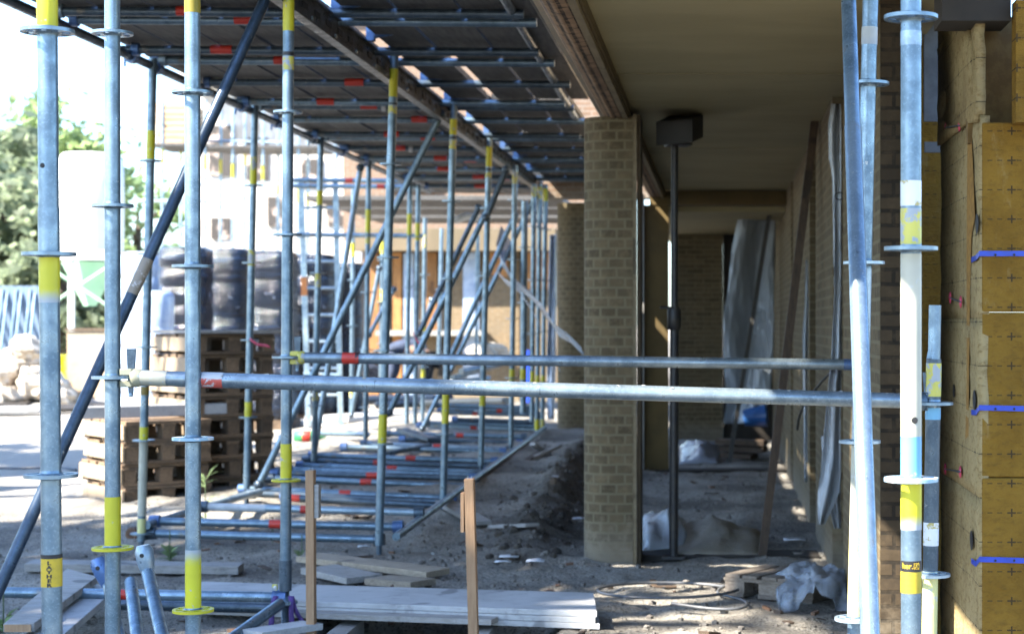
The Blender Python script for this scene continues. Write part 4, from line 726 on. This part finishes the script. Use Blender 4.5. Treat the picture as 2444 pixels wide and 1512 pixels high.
# ------------------------------------------------------------------ pallets in the yard
PG = 'stacked pallets beside the scaffold'; PALB = wood('sunlit_pallet_board', (.42, .32, .21), (.33, .24, .15), 7, (6, 6, 16), objvar=.15)  # sunlit pallet sides: a paler copy of the pallet wood
def pstack(x, y, Zs, n, name, L_=.8, W_=.6, rot=R(-52)):
    c0 = G(x, y); ca, sa = math.cos(rot), math.sin(rot)
    for k in range(n):
        c = c0 + Vector((random.uniform(-.012, .012), random.uniform(-.012, .012), k * .146)); t = thing('pallet', f'wooden pallet, {ORD[k]} from the ground in the {name} stack', 'pallet', c, PG); pallet(t, c, L_, W_, rot + random.uniform(-.02, .02), PALB)
pstack(508, 1180, 12.4, 8, 'tall'); pstack(350, 1196, 12, 4, 'low front')
c = G(508, 1180, 0); U = Vector((math.cos(R(-52)), math.sin(R(-52)), 0)); V = Vector((-U.y, U.x, 0))
lone('cover_board', B().obox(c + Vector((.02, 0, 8 * .146 + .014)), U * .43, V * .33, (0, 0, .010)), GREYW, 'pale board lying on top of the tall pallet stack', 'board')
c = G(350, 1196, 0); lone('grey_beam', B().obox(c + Vector((.1, -.12, 4 * .146 + .055)), V * .52, U * .05, (0, 0, .04)), PALEW, 'pale grey beam lying on the low front pallet stack', 'beam', bevel=.004)
# ------------------------------------------------------------------ yard background
def bundle(x0, x1, ytop, Z, lab, mat, layers=6, ybase=None):
    xa, xb = px(x0, Z), px(x1, Z); r_ = (xb - xa) / 2; h_ = pz(ytop, Z); t = thing('wrapped_bundle', lab, 'wrapped pallet', ((xa + xb) / 2, Z, 0), 'film-wrapped bundles in the yard')
    n = 28; prof = []
    for k in range(layers):
        for u, q in ((.0, .95), (.12, 1.0), (.5, 1.02), (.88, 1.0), (1.0, .95)): prof.append((q, .13 + (h_ - .13) * (k + u * .999) / layers))
    prof += [(.80, h_ + .02), (.0001, h_ + .03)]; b = B(); b0 = 0
    for q, z in prof:
        for j in range(n):
            a = 2 * math.pi * j / n; e = 1 / max(abs(math.cos(a)), abs(math.sin(a))); e = min(e, 1.16); wv = 1 + .03 * mnoise.noise(Vector((a * 2, z * 4, x0))); b.v.append(Vector(((xa + xb) / 2 + r_ * q * e * math.cos(a) * wv, Z + r_ * q * e * math.sin(a) * wv, z)))
    for i in range(len(prof) - 1):
        for j in range(n): j2 = (j + 1) % n; b.face((i * n + j, i * n + j2, i * n + n + j2, i * n + n + j), True)
    part('wrapped_load', b, mat, t); part('pallet_base', B().box((xa, Z - r_, 0), (xb, Z + r_, .12)), PALW, t)
bundle(296, 388, 606, 21.5, 'pale film-wrapped bundle left of the black ones', PLASW, 7); bundle(388, 500, 594, 20.5, 'black wrapped bundle with ribbed sides, leftmost', BWRAP, 9); bundle(505, 596, 598, 21.5, 'black wrapped bundle with shiny white film, second', BWRAP, 5); bundle(600, 705, 604, 20.8, 'black wrapped bundle behind jack pole, third', BWRAP, 6); bundle(708, 800, 612, 22.0, 'black wrapped bundle behind the ladder', BWRAP, 8); bundle(790, 868, 632, 22.5, 'lowest dark bundle at the right of the row', BWRAP, 4); bundle(330, 410, 700, 18.5, 'short pale wrapped bundle beside the tall pallets', PLASW, 4)
t = thing('silo', 'white round silo on a pale green frame', 'silo', (px(215, 34), 34, 0)); X = px(215, 34); rs = .62
part('tank', B().lathe((X, 34, 0), [(rs * .2, pz(640, 34)), (rs, pz(600, 34)), (rs * 1.02, pz(480, 34)), (rs, pz(385, 34)), (rs * .8, pz(368, 34)), (.0001, pz(362, 34))], 32), SILO, t)
for dx, dy in ((-1, -1), (1, -1), (1, 1), (-1, 1)): part('leg', B().box((X + dx * rs * .92 - .05, 34 + dy * rs * .92 - .05, 0), (X + dx * rs * .92 + .05, 34 + dy * rs * .92 + .05, pz(605, 34))), SILO, t)
part('ring_beam', B().box((X - rs, 34 - rs - .06, pz(622, 34)), (X + rs, 34 - rs, pz(600, 34))), SILO, t); part('green_hopper', B().lathe((X, 34, 0), [(.12, pz(730, 34)), (rs * .9, pz(625, 34))], 4), GREENF, t)
for a, c in (((-1, 730), (1, 640)), ((1, 730), (-1, 640))): part('cross_brace', B().tube((X + a[0] * rs * .9, 34 - rs, pz(a[1], 34)), (X + c[0] * rs * .9, 34 - rs, pz(c[1], 34)), .03, n=8), GREENF, t)
for i, (x, l) in enumerate(((186, 'left'), (128, 'small')) ): lone('plastic_drum', B().lathe((px(x, 30), 30, .1), [(.22, 0), (.25, .1), (.25, .5), (.20, .62), (.0001, .64)], 18), YEL, ['yellow drum under the green silo frame', 'yellow drum half hidden by the sticker pole'][i], 'drum')
for i in range(4):
    x = -30 + i * 33; t = thing('site_fence_panel', f'blue-grey site fence panel, {ORD[i]} from left', 'fence panel', (px(x, 36), 36, 0), 'site fence panels by the trees'); a, c = px(x, 36), px(x + 32, 36); part('panel', B().box((a, 36, .05), (c, 36.03, pz(682, 36))), simple('fence_blue%d' % i, (.16, .23, .33), (.11, .17, .26), 3, .5, stretch=(6, 1, .3)), t)
    part('stay', B().tube((a + .06, 35.4, 0), (a + .03, 36, pz(690, 36)), .03, n=8), GALV, t); part('stay', B().tube((a + .2, 35.3, 0), (a + .13, 36, pz(700, 36)), .03, n=8), GALV, t)
b = B(); rr = random.Random(11)
for i in range(130): x = rr.uniform(-30, 150); k = max(0, 1 - abs(x - 60) / 110); Z = 27 + rr.uniform(-1, 1); b.rock((px(x, Z), Z, rr.uniform(0, 1.05 * k)), rr.uniform(.08, .26), i, n=8, m=5)
o = b.make('rubble', RUBB); o['kind'] = 'stuff'; o['label'] = 'pale heap of broken rubble in the sunny yard'
t = thing('crate', 'pale wooden crate beyond the dark diagonal', 'crate', (px(205, 28), 28, 0)); part('side', B().box((px(160, 28), 28, .05), (px(250, 28), 28.8, pz(790, 28))), wood('pale_crate', (.62, .46, .30), (.54, .40, .26), 3, (1, 8, 8)), t); part('lid', B().box((px(157, 28), 27.97, pz(789, 28)), (px(253, 28), 28.83, pz(783, 28))), PALW, t)
for i in range(9):
    x, y = ((30, 968), (95, 972), (150, 985), (215, 960), (240, 978), (40, 990), (180, 940), (120, 950), (10, 975))[i]; c = G(x, y); c.z = .03
    lone('slab', B().obox(c + Vector((0, 0, .02 * (i % 3))), Vector((.32, .06 * (i % 3), .0)), Vector((-.05, .3, .02)), (0, 0, .025)), SLAB if i % 2 else DARKW, ['grey slab at the left edge of the yard', 'dark slab beside the sticker pole, left', 'grey slab right of the sticker pole', 'dark slab near the second pole, upper', 'grey slab near the second pole, lower', 'dark slab lying nearest at the left', 'grey slab farthest in the scatter', 'dark slab farthest in the scatter', 'grey slab cut by the left picture edge'][i], 'slab', 'loose slabs scattered on the yard', bevel=.004)
lone('yard_cable', B().sweep([G(-40, 1118), G(60, 1120), G(130, 1117), G(180, 1122)], .018, 8), CABL, 'black cable lying across the sunny yard', 'cable')
# pale slabs and pipes beyond the base frame
for i, (x0, y0, x1, y1, z_) in enumerate(((770, 1024, 950, 1012, .03), (770, 1012, 955, 1000, .09), (778, 1000, 960, 985, .15), (700, 1008, 762, 1004, .04), (698, 988, 760, 985, .1))):
    a, c = G(x0, y0, z_), G(x1, y1, z_); lone('paving_slab', B().bar(a, c, .6, .055), PALEW, ['bottom pale slab of the stack behind the base tubes', 'middle pale slab of the stack behind base tubes', 'top pale slab of the stack behind base tubes', 'pale slab left of stack, lower', 'pale slab left of stack, upper'][i], 'slab', bevel=.006)
lone('drain_pipe', B().tube(P(900, 966, 23), P(1210, 956, 21.5), .05), simple('dark_pipe', (.03, .04, .05), rough=.4), 'long dark pipe lying before the facade', 'pipe'); lone('drain_pipe', B().tube(P(780, 955, 23), P(1080, 950, 23.5), .06), simple('navy_pipe', (.03, .05, .09), rough=.4), 'blue-black pipe behind the long dark pipe', 'pipe')
lone('loose_tube', B().tube(P(757, 1033, 16.2), P(882, 1036, 16.2), .0222), GALV, 'lone tube lying left of the base frame', 'scaffold tube')
t = thing('plastic_bottle', 'green plastic bottle lying by third open-side standard', 'bottle', G(735, 1085)); c = G(735, 1088, .0); c.z = gh(c.x, c.y) + .05; part('body', B().lathe(c + Vector((-.13, 0, 0)), [(.0001, 0), (.05, 0), (.05, .2), (.02, .26), (.02, .29), (.0001, .29)], 16, (1, .1, 0)), GREENP, t); part('label', B().lathe(c + Vector((-.05, 0, 0)), [(.0505, 0), (.051, .001), (.051, .07), (.0505, .071)], 16, (1, .1, 0)), RED, t)

# ------------------------------------------------------------------ far wing of the building
Zw = 27.0; fw = thing('building_wing', 'far brick wing with orange timber panels under a pale beam', 'building', (px(1100, Zw), Zw, 0))
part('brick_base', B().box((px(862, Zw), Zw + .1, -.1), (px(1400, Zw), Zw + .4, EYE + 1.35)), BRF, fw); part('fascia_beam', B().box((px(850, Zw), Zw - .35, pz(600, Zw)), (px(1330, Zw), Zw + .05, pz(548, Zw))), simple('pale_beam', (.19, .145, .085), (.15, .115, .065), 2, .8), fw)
for (x0, x1, y0, y1, m) in ((866, 903, 604, 960, TIMB), (908, 932, 604, 960, DARKW), (936, 957, 602, 960, TIMB), (1008, 1042, 602, 790, TIMB), (1044, 1056, 602, 960, DARKW), (1168, 1210, 602, 660, TIMB), (1238, 1249, 602, 960, DARKW), (962, 985, 604, 960, PLASW), (1104, 1142, 602, 900, PLASW), (1254, 1318, 602, 690, TIMB)):
    part({'orange_timber': 'timber_panel', 'dark_timber': 'dark_opening', 'white_wrap': 'plastic_cover'}[m.name], B().box((px(x0, Zw), Zw + .03, pz(y1, Zw)), (px(x1, Zw), Zw + .09, pz(y0, Zw))), m, fw)
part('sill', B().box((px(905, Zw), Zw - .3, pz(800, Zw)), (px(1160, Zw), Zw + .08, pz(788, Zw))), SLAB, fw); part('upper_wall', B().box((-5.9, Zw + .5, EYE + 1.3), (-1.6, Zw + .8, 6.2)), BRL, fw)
for x in (-5.2, -3.6): part('window', B().box((x, Zw + .44, 3.3), (x + .8, Zw + .497, 4.7)), SLOT, fw)
part('roof_edge', B().box((-6.1, Zw + .3, 6.2), (-1.4, Zw + 4, 6.35)), SLAB, fw)
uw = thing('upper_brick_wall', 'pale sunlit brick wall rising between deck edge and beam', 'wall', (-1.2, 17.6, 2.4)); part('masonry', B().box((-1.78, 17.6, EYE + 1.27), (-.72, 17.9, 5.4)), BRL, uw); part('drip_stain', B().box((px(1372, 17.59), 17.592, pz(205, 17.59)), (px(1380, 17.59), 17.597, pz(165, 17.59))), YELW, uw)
# scaffold deck in front of the wing
for i, (Y, z_) in enumerate(((21.0, 2.72), (22.6, 2.72), (24.2, 2.70))):
    for k in range(3): lone('deck_plank', B().box((-4.95, Y + k * .5, z_ + .004 * k), (-1.9, Y + k * .5 + .46, z_ + .05)), DECKW, f'{ORD[k]} plank of the {ORD[i]} far platform before the wing', 'plank', 'planks of the far platforms')
lone('rolled_sheet', B().sweep([P(1085, 527, 22) , P(1115, 515, 22), P(1140, 520, 22)], .05, 10), PALEW, 'pale rolled sheet on the far platform', 'sheet')
# ------------------------------------------------------------------ sunlit building and scaffold far left
fb = thing('brick_house', 'bleached brick house under construction beyond the yard', 'building', (px(520, 46), 46, 0)); part('wall', B().box((px(470, 46), 46, 0), (px(860, 46), 50, 7.6)), simple('pale_render', (.72, .68, .62), (.55, .48, .40), 2, .9), fb)
for (x0, x1, y0, y1) in ((500, 560, 300, 420), (590, 640, 330, 430), (505, 550, 520, 570), (640, 690, 470, 540), (720, 770, 380, 450), (780, 830, 470, 540)): part('window', B().box((px(x0, 46), 45.94, pz(y1, 46)), (px(x1, 46), 45.997, pz(y0, 46))), simple('far_window%d' % x0, (.05, .04, .032), (.55, .42, .34), 2.6, lo=.5, hi=.62), fb)
part('roof', B().hexa([(px(450, 46), 45, 7.6), (px(880, 46), 45, 7.6), (px(880, 46), 51, 7.6), (px(450, 46), 51, 7.6), (px(450, 46), 47.9, 9.6), (px(880, 46), 47.9, 9.6), (px(880, 46), 48.1, 9.6), (px(450, 46), 48.1, 9.6)]), SLAB, fb)
SG = 'pale standards of the far yard scaffold'
for i, (x, yt) in enumerate(((388, 225), (432, 230), (490, 240), (527, 250), (556, 260), (585, 230), (628, 265), (664, 300), (712, 320), (735, 330), (800, 330))):
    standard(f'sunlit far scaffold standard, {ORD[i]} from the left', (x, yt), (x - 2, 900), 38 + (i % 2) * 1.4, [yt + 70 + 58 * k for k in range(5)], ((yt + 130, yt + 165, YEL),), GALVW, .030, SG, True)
for i, (x0, y0, x1, y1, Z) in enumerate(((345, 345, 470, 345, 38), (345, 345, 470, 345, 39.4), (430, 440, 720, 438, 38), (430, 335, 680, 340, 39.4), (330, 480, 560, 478, 38))):
    lone('scaffold_ledger', B().tube(P(x0, y0, Z), P(x1, y1, Z), .03, n=10), GALVW, ['front tube under the far timber platform', 'rear tube under the far timber platform', 'sunlit guard tube of the far yard scaffold, lower', 'sunlit guard tube of the far yard scaffold, upper', 'low guard tube at the left of far scaffold'][i], 'scaffold tube', 'horizontal tubes of the far yard scaffold')
for k in range(5): lone('deck_plank', B().box((px(352, 37.9) + .0, 37.9 + k * .34, pz(347, 37.9)), (px(505, 37.9), 38.2 + k * .34, pz(342, 37.9))), DECKW, f'{ORD[k]} plank of the far timber platform', 'plank', 'planks of the far timber platform')
for k in range(5): lone('plank_platform', B().box((px(500, 38) + .0, 37.9 + k * .34, pz(352, 37.9)), (px(760, 38), 38.2 + k * .34, pz(347, 37.9))), DECKW, f'{ORD[k]} plank of the far right platform', 'plank', 'planks of the far right platform')
for k in range(7): lone('timber_bale', B().box((px(372, 38), 38.0, pz(341 - 14 * k, 38)), (px(445, 38), 39.3, pz(329.5 - 14 * k, 38))), wood('bright_timber%d' % k, (.62, .42, .24), (.50, .32, .18), 3, (1, 8, 8)), f'layer of sawn timber on the far platform, {ORD[k]} from below', 'timber', 'sawn timber on the far platform')
# ------------------------------------------------------------------ trees
def tree(label, x, y, h, r, zc, mat, seed, nclump=60, per=70, leaf=.2, group='trees beyond the yard', keep=None, cs=(.16, .30)):
    rr = random.Random(seed); t = thing('leafy_tree', label, 'tree', (x, y, 0), group); b = B(); tips = []
    b.sweep([(x, y, -.2), (x + .1, y, h * .3), (x - .1, y + .1, h * .6), (x, y, h * .85)], [.28, .22, .14, .04], 10)
    for k in range(9):
        a = k * 2.4; z = h * (.25 + .06 * k); e = Vector((x + math.cos(a) * r * .7, y + math.sin(a) * r * .7, z + h * .18)); b.sweep([(x, y, z), ((x + e.x) / 2, (y + e.y) / 2, z + h * .12), e], [.10, .06, .02], 7)
    part('trunk', b, BARK, t)
    V = []; Fc = []
    for k in range(nclump):
        while True:
            d = Vector((rr.uniform(-1, 1), rr.uniform(-1, 1), rr.uniform(-1, 1)))
            c = Vector((x + d.x * r, y + d.y * r, zc + d.z * (h - zc)))
            if .25 < d.length < 1 and (not keep or keep(c)): break
        cr = r * rr.uniform(*cs)
        for i in range(per):
            q = c + Vector((rr.gauss(0, cr * .5), rr.gauss(0, cr * .5), rr.gauss(0, cr * .4))); u = Vector((rr.uniform(-1, 1), rr.uniform(-1, 1), rr.uniform(-.6, .6))).normalized() * leaf * rr.uniform(.6, 1.2); v = u.cross(Vector((rr.uniform(-1, 1), rr.uniform(-1, 1), rr.uniform(-1, 1)))).normalized() * leaf * .45
            n = len(V); V += [q - u, q + v, q + u, q - v]; Fc.append((n, n + 1, n + 2, n + 3))
    b = B(); b.v = V; b.f = Fc; b.sm = [False] * len(Fc); part('crown', b, mat, t)
tree('dark leafy tree at the left picture edge', px(-20, 46), 46, 6.2, 3.0, 3.2, LEAFD, 1, 90, 90); tree('tall pale-leaved tree behind the silo', px(170, 52), 52, 8.0, 2.4, 5.6, LEAFL, 2, 60, 60); tree('bushy tree low behind the fence panels', px(60, 44), 44, 5.0, 2.2, 2.4, LEAFD, 3, 70, 90); tree('pale bush between silo and far scaffold', px(330, 58), 58, 6.0, 2.2, 3.0, LEAFL, 4, 50, 60); tree('dark shrub behind the silo legs', px(150, 42), 42, 3.2, 1.4, 1.6, LEAFD, 5, 40, 70); tree('pale tree rising left of the sticker pole', px(40, 58), 58, 8.0, 3.2, 5.0, LEAFL, 8, 70, 60)
tree('broad shade tree left of the camera', -11.4, 5.0, 13.0, 3.2, 9.6, LEAFD, 6, 125, 55, .24, 'shade trees left of the camera', keep=lambda c: (c.y + .53 * c.z < 10.4 or c.x + .85 * c.z > -2.3) and not (c.x + .85 * c.z > -.75 and c.y + .53 * c.z < 8.7), cs=(.10, .2))  # crown cut open so sun still reaches pallets and front ground
tree('second shade tree farther left of the camera', -14.8, 4.4, 15, 3.0, 10.8, LEAFD, 7, 45, 55, .24, 'shade trees left of the camera', keep=lambda c: c.y + .53 * c.z < 10.4, cs=(.10, .2))  # crown cut back to keep the pallets in sun

tree('tall unseen tree beside and behind the camera, added for shade', -9.9, .6, 12.0, 3.5, 8.6, LEAFD, 10, 120, 45, .22, 'shade trees left of the camera', keep=lambda c: c.x + .85 * c.z < .30 - .27 * (c.y + .53 * c.z - 4.0) - .25 * mnoise.noise(c * 1.3), cs=(.07, .15))  # added out of view; crown shaped so its shade covers near poles and boards
tree('slender unseen tree leaning toward the scaffold, added for shade', -8.6, 2.4, 13.6, 2.7, 10.9, LEAFD, 12, 95, 50, .22, 'shade trees left of the camera', keep=lambda c: (c.x + .85 * c.z > .50 + .15 * mnoise.noise(c * 1.3) and c.y + .53 * c.z > 6.75), cs=(.08, .15))  # unseen, added to shade the walkway side beyond the sun patch
tree('unseen tree farther along the left side of the site, added for shade', -10.2, 10.2, 13.4, 3.7, 10.0, LEAFD, 14, 120, 50, .24, 'shade trees left of the camera', keep=lambda c: c.x + .85 * c.z > -2.6 + .2 * mnoise.noise(c) and c.x + .85 * c.z < .2 and c.y + .53 * c.z > 11.2, cs=(.08, .16))  # unseen, added to shade the sand under the deck
tree('third shade tree, beyond the left edge of the yard', -14.2, 11.4, 10.5, 2.3, 8.0, LEAFD, 9, 50, 55, .24, 'shade trees left of the camera')

# ------------------------------------------------------------------ person bending over in front of the wing
def skinned(name, chains, mat, parent, sub=2):
    me = bpy.data.meshes.new(name); V = []; E = []; Rr = []; key = {}
    for ch in chains:
        prev = None
        for (p, r_) in ch:
            k = tuple(round(c, 4) for c in p)
            if k not in key: key[k] = len(V); V.append(Vector(p) - rootloc(parent)); Rr.append(r_)
            if prev is not None: E.append((prev, key[k]))
            prev = key[k]
    me.from_pydata(V, E, []); o = bpy.data.objects.new(name, me); COL.objects.link(o); o.parent = parent; OFF[o.name] = rootloc(parent).copy()
    m = o.modifiers.new('skin', 'SKIN'); m.use_smooth_shade = True
    for i, q in enumerate(me.skin_vertices[0].data): q.radius = Rr[i] if isinstance(Rr[i], tuple) else (Rr[i], Rr[i]); q.use_root = i == 0
    s = o.modifiers.new('s', 'SUBSURF'); s.levels = s.render_levels = sub; me.materials.append(mat); return o
Yp = 23.6; hx = px(1016, Yp); Q = lambda dx, dy, z: (hx + dx, Yp + dy, z)
t = thing('person', 'person in navy jacket and black trousers bending over beyond the scaffold', 'person', (hx, Yp, 0))
pel = (Q(0, 0, .86), (.15, .12)); chest = (Q(-.40, 0, .93), (.17, .13)); neck = (Q(-.54, 0, .88), .06)
skinned('body', [[pel, (Q(-.2, 0, .93), (.15, .12)), chest, neck, (Q(-.62, 0, .82), .085), (Q(-.70, 0, .74), .08)], [pel, (Q(.02, -.10, .80), .095), (Q(-.06, -.12, .45), .062), (Q(.04, -.12, .08), .042), (Q(-.08, -.12, .04), .035)], [pel, (Q(.02, .10, .80), .095), (Q(-.02, .12, .45), .062), (Q(.08, .12, .08), .042), (Q(-.04, .12, .04), .035)], [chest, (Q(-.42, -.19, .88), .06), (Q(-.40, -.22, .60), .045), (Q(-.50, -.18, .36), .032), (Q(-.53, -.17, .28), .03)], [chest, (Q(-.42, .19, .88), .06), (Q(-.44, .22, .60), .045), (Q(-.56, .18, .36), .032), (Q(-.59, .17, .28), .03)]], SKIN, t)
skinned('jacket', [[(Q(.03, 0, .88), (.17, .14)), (Q(-.2, 0, .94), (.17, .14)), (Q(-.40, 0, .935), (.19, .15)), (Q(-.5, 0, .895), .10)], [(Q(-.40, 0, .935), (.19, .15)), (Q(-.42, -.19, .885), .078), (Q(-.40, -.22, .60), .060), (Q(-.49, -.18, .39), .045)], [(Q(-.40, 0, .935), (.19, .15)), (Q(-.42, .19, .885), .078), (Q(-.44, .22, .60), .060), (Q(-.55, .18, .39), .045)]], NAVY, t)
skinned('trousers', [[(Q(.02, 0, .85), (.165, .14)), (Q(.02, -.10, .78), .115), (Q(-.06, -.12, .45), .08), (Q(.04, -.12, .10), .06)], [(Q(.02, 0, .85), (.165, .14)), (Q(.02, .10, .78), .115), (Q(-.02, .12, .45), .08), (Q(.08, .12, .10), .06)]], JEAN, t)
part('hair', B().rock(Q(-.67, 0, .80), .105, 2, (1, 1, 1), 14, 10), HAIR, t)
for s_, dx in ((-1, -.535), (1, -.595)):
    for k in range(5):
        a = (k - 2) * .012; l = (.045, .07, .078, .072, .055)[k]; q = Vector(Q(dx + a, s_ * .17, .265)); part('finger', B().sweep([q, q + Vector((a * .5 - .006, 0, -l * .5)), q + Vector((a * .3 - .02, 0, -l))], [.010, .009, .007], 8), SKIN, t)
for dy, dx in ((-.12, -.03), (.12, .01)): part('shoe', B().sweep([Q(dx + .10, dy, .05), Q(dx + .03, dy, .06), Q(dx - .08, dy, .045), Q(dx - .16, dy, .035)], [.04, .052, .048, .03], 12), BLK, t)
lone('tool_bag', B().rock(P(840, 875, 24), .34, 4, (1.6, .9, .55), 14, 10), NAVY, 'dark blue bag lying left of the bending person', 'bag'); lone('sand_bag', B().rock(P(1165, 845, 25), .25, 6, (1.2, .8, .6), 14, 10), RUBB, 'pale sack right of the bending person', 'sack')
for i, (x, y) in enumerate(((1128, 888), (1150, 872), (1105, 900))): lone('pipe_bundle', B().tube(P(x - 50, y + 14, 22.5), P(x + 60, y - 18 + 10 * i, 23.5), .04), GALVD, ['lowest', 'uppermost', 'middle'][[2, 1, 0].index(i)] + ' dark pipe heaped before the brick pier', 'pipe', 'dark pipes heaped before the wing')
lone('barrier_post', B().tube(P(1262, 960, 20), P(1262, 835, 20), .03, n=12), STRAP, 'short bright blue post behind the far standards', 'post')
# pink ribbons tied on poles
for i, (x, y, x2, y2, Z) in enumerate(((596, 808, 645, 832, 11.4), (985, 792, 1012, 838, 17.0))): lone('ribbon', B().grid([[P(x + (x2 - x) * u, y + (y2 - y) * u + 4 * math.sin(u * 5) + o_, Z - .04) for o_ in (-3, 3)] for u in np.linspace(0, 1, 8)]), PINK, ['pink ribbon tied to second open-side standard', 'pink ribbon tied to the far pair of standards'][i], 'ribbon', solid=.002)
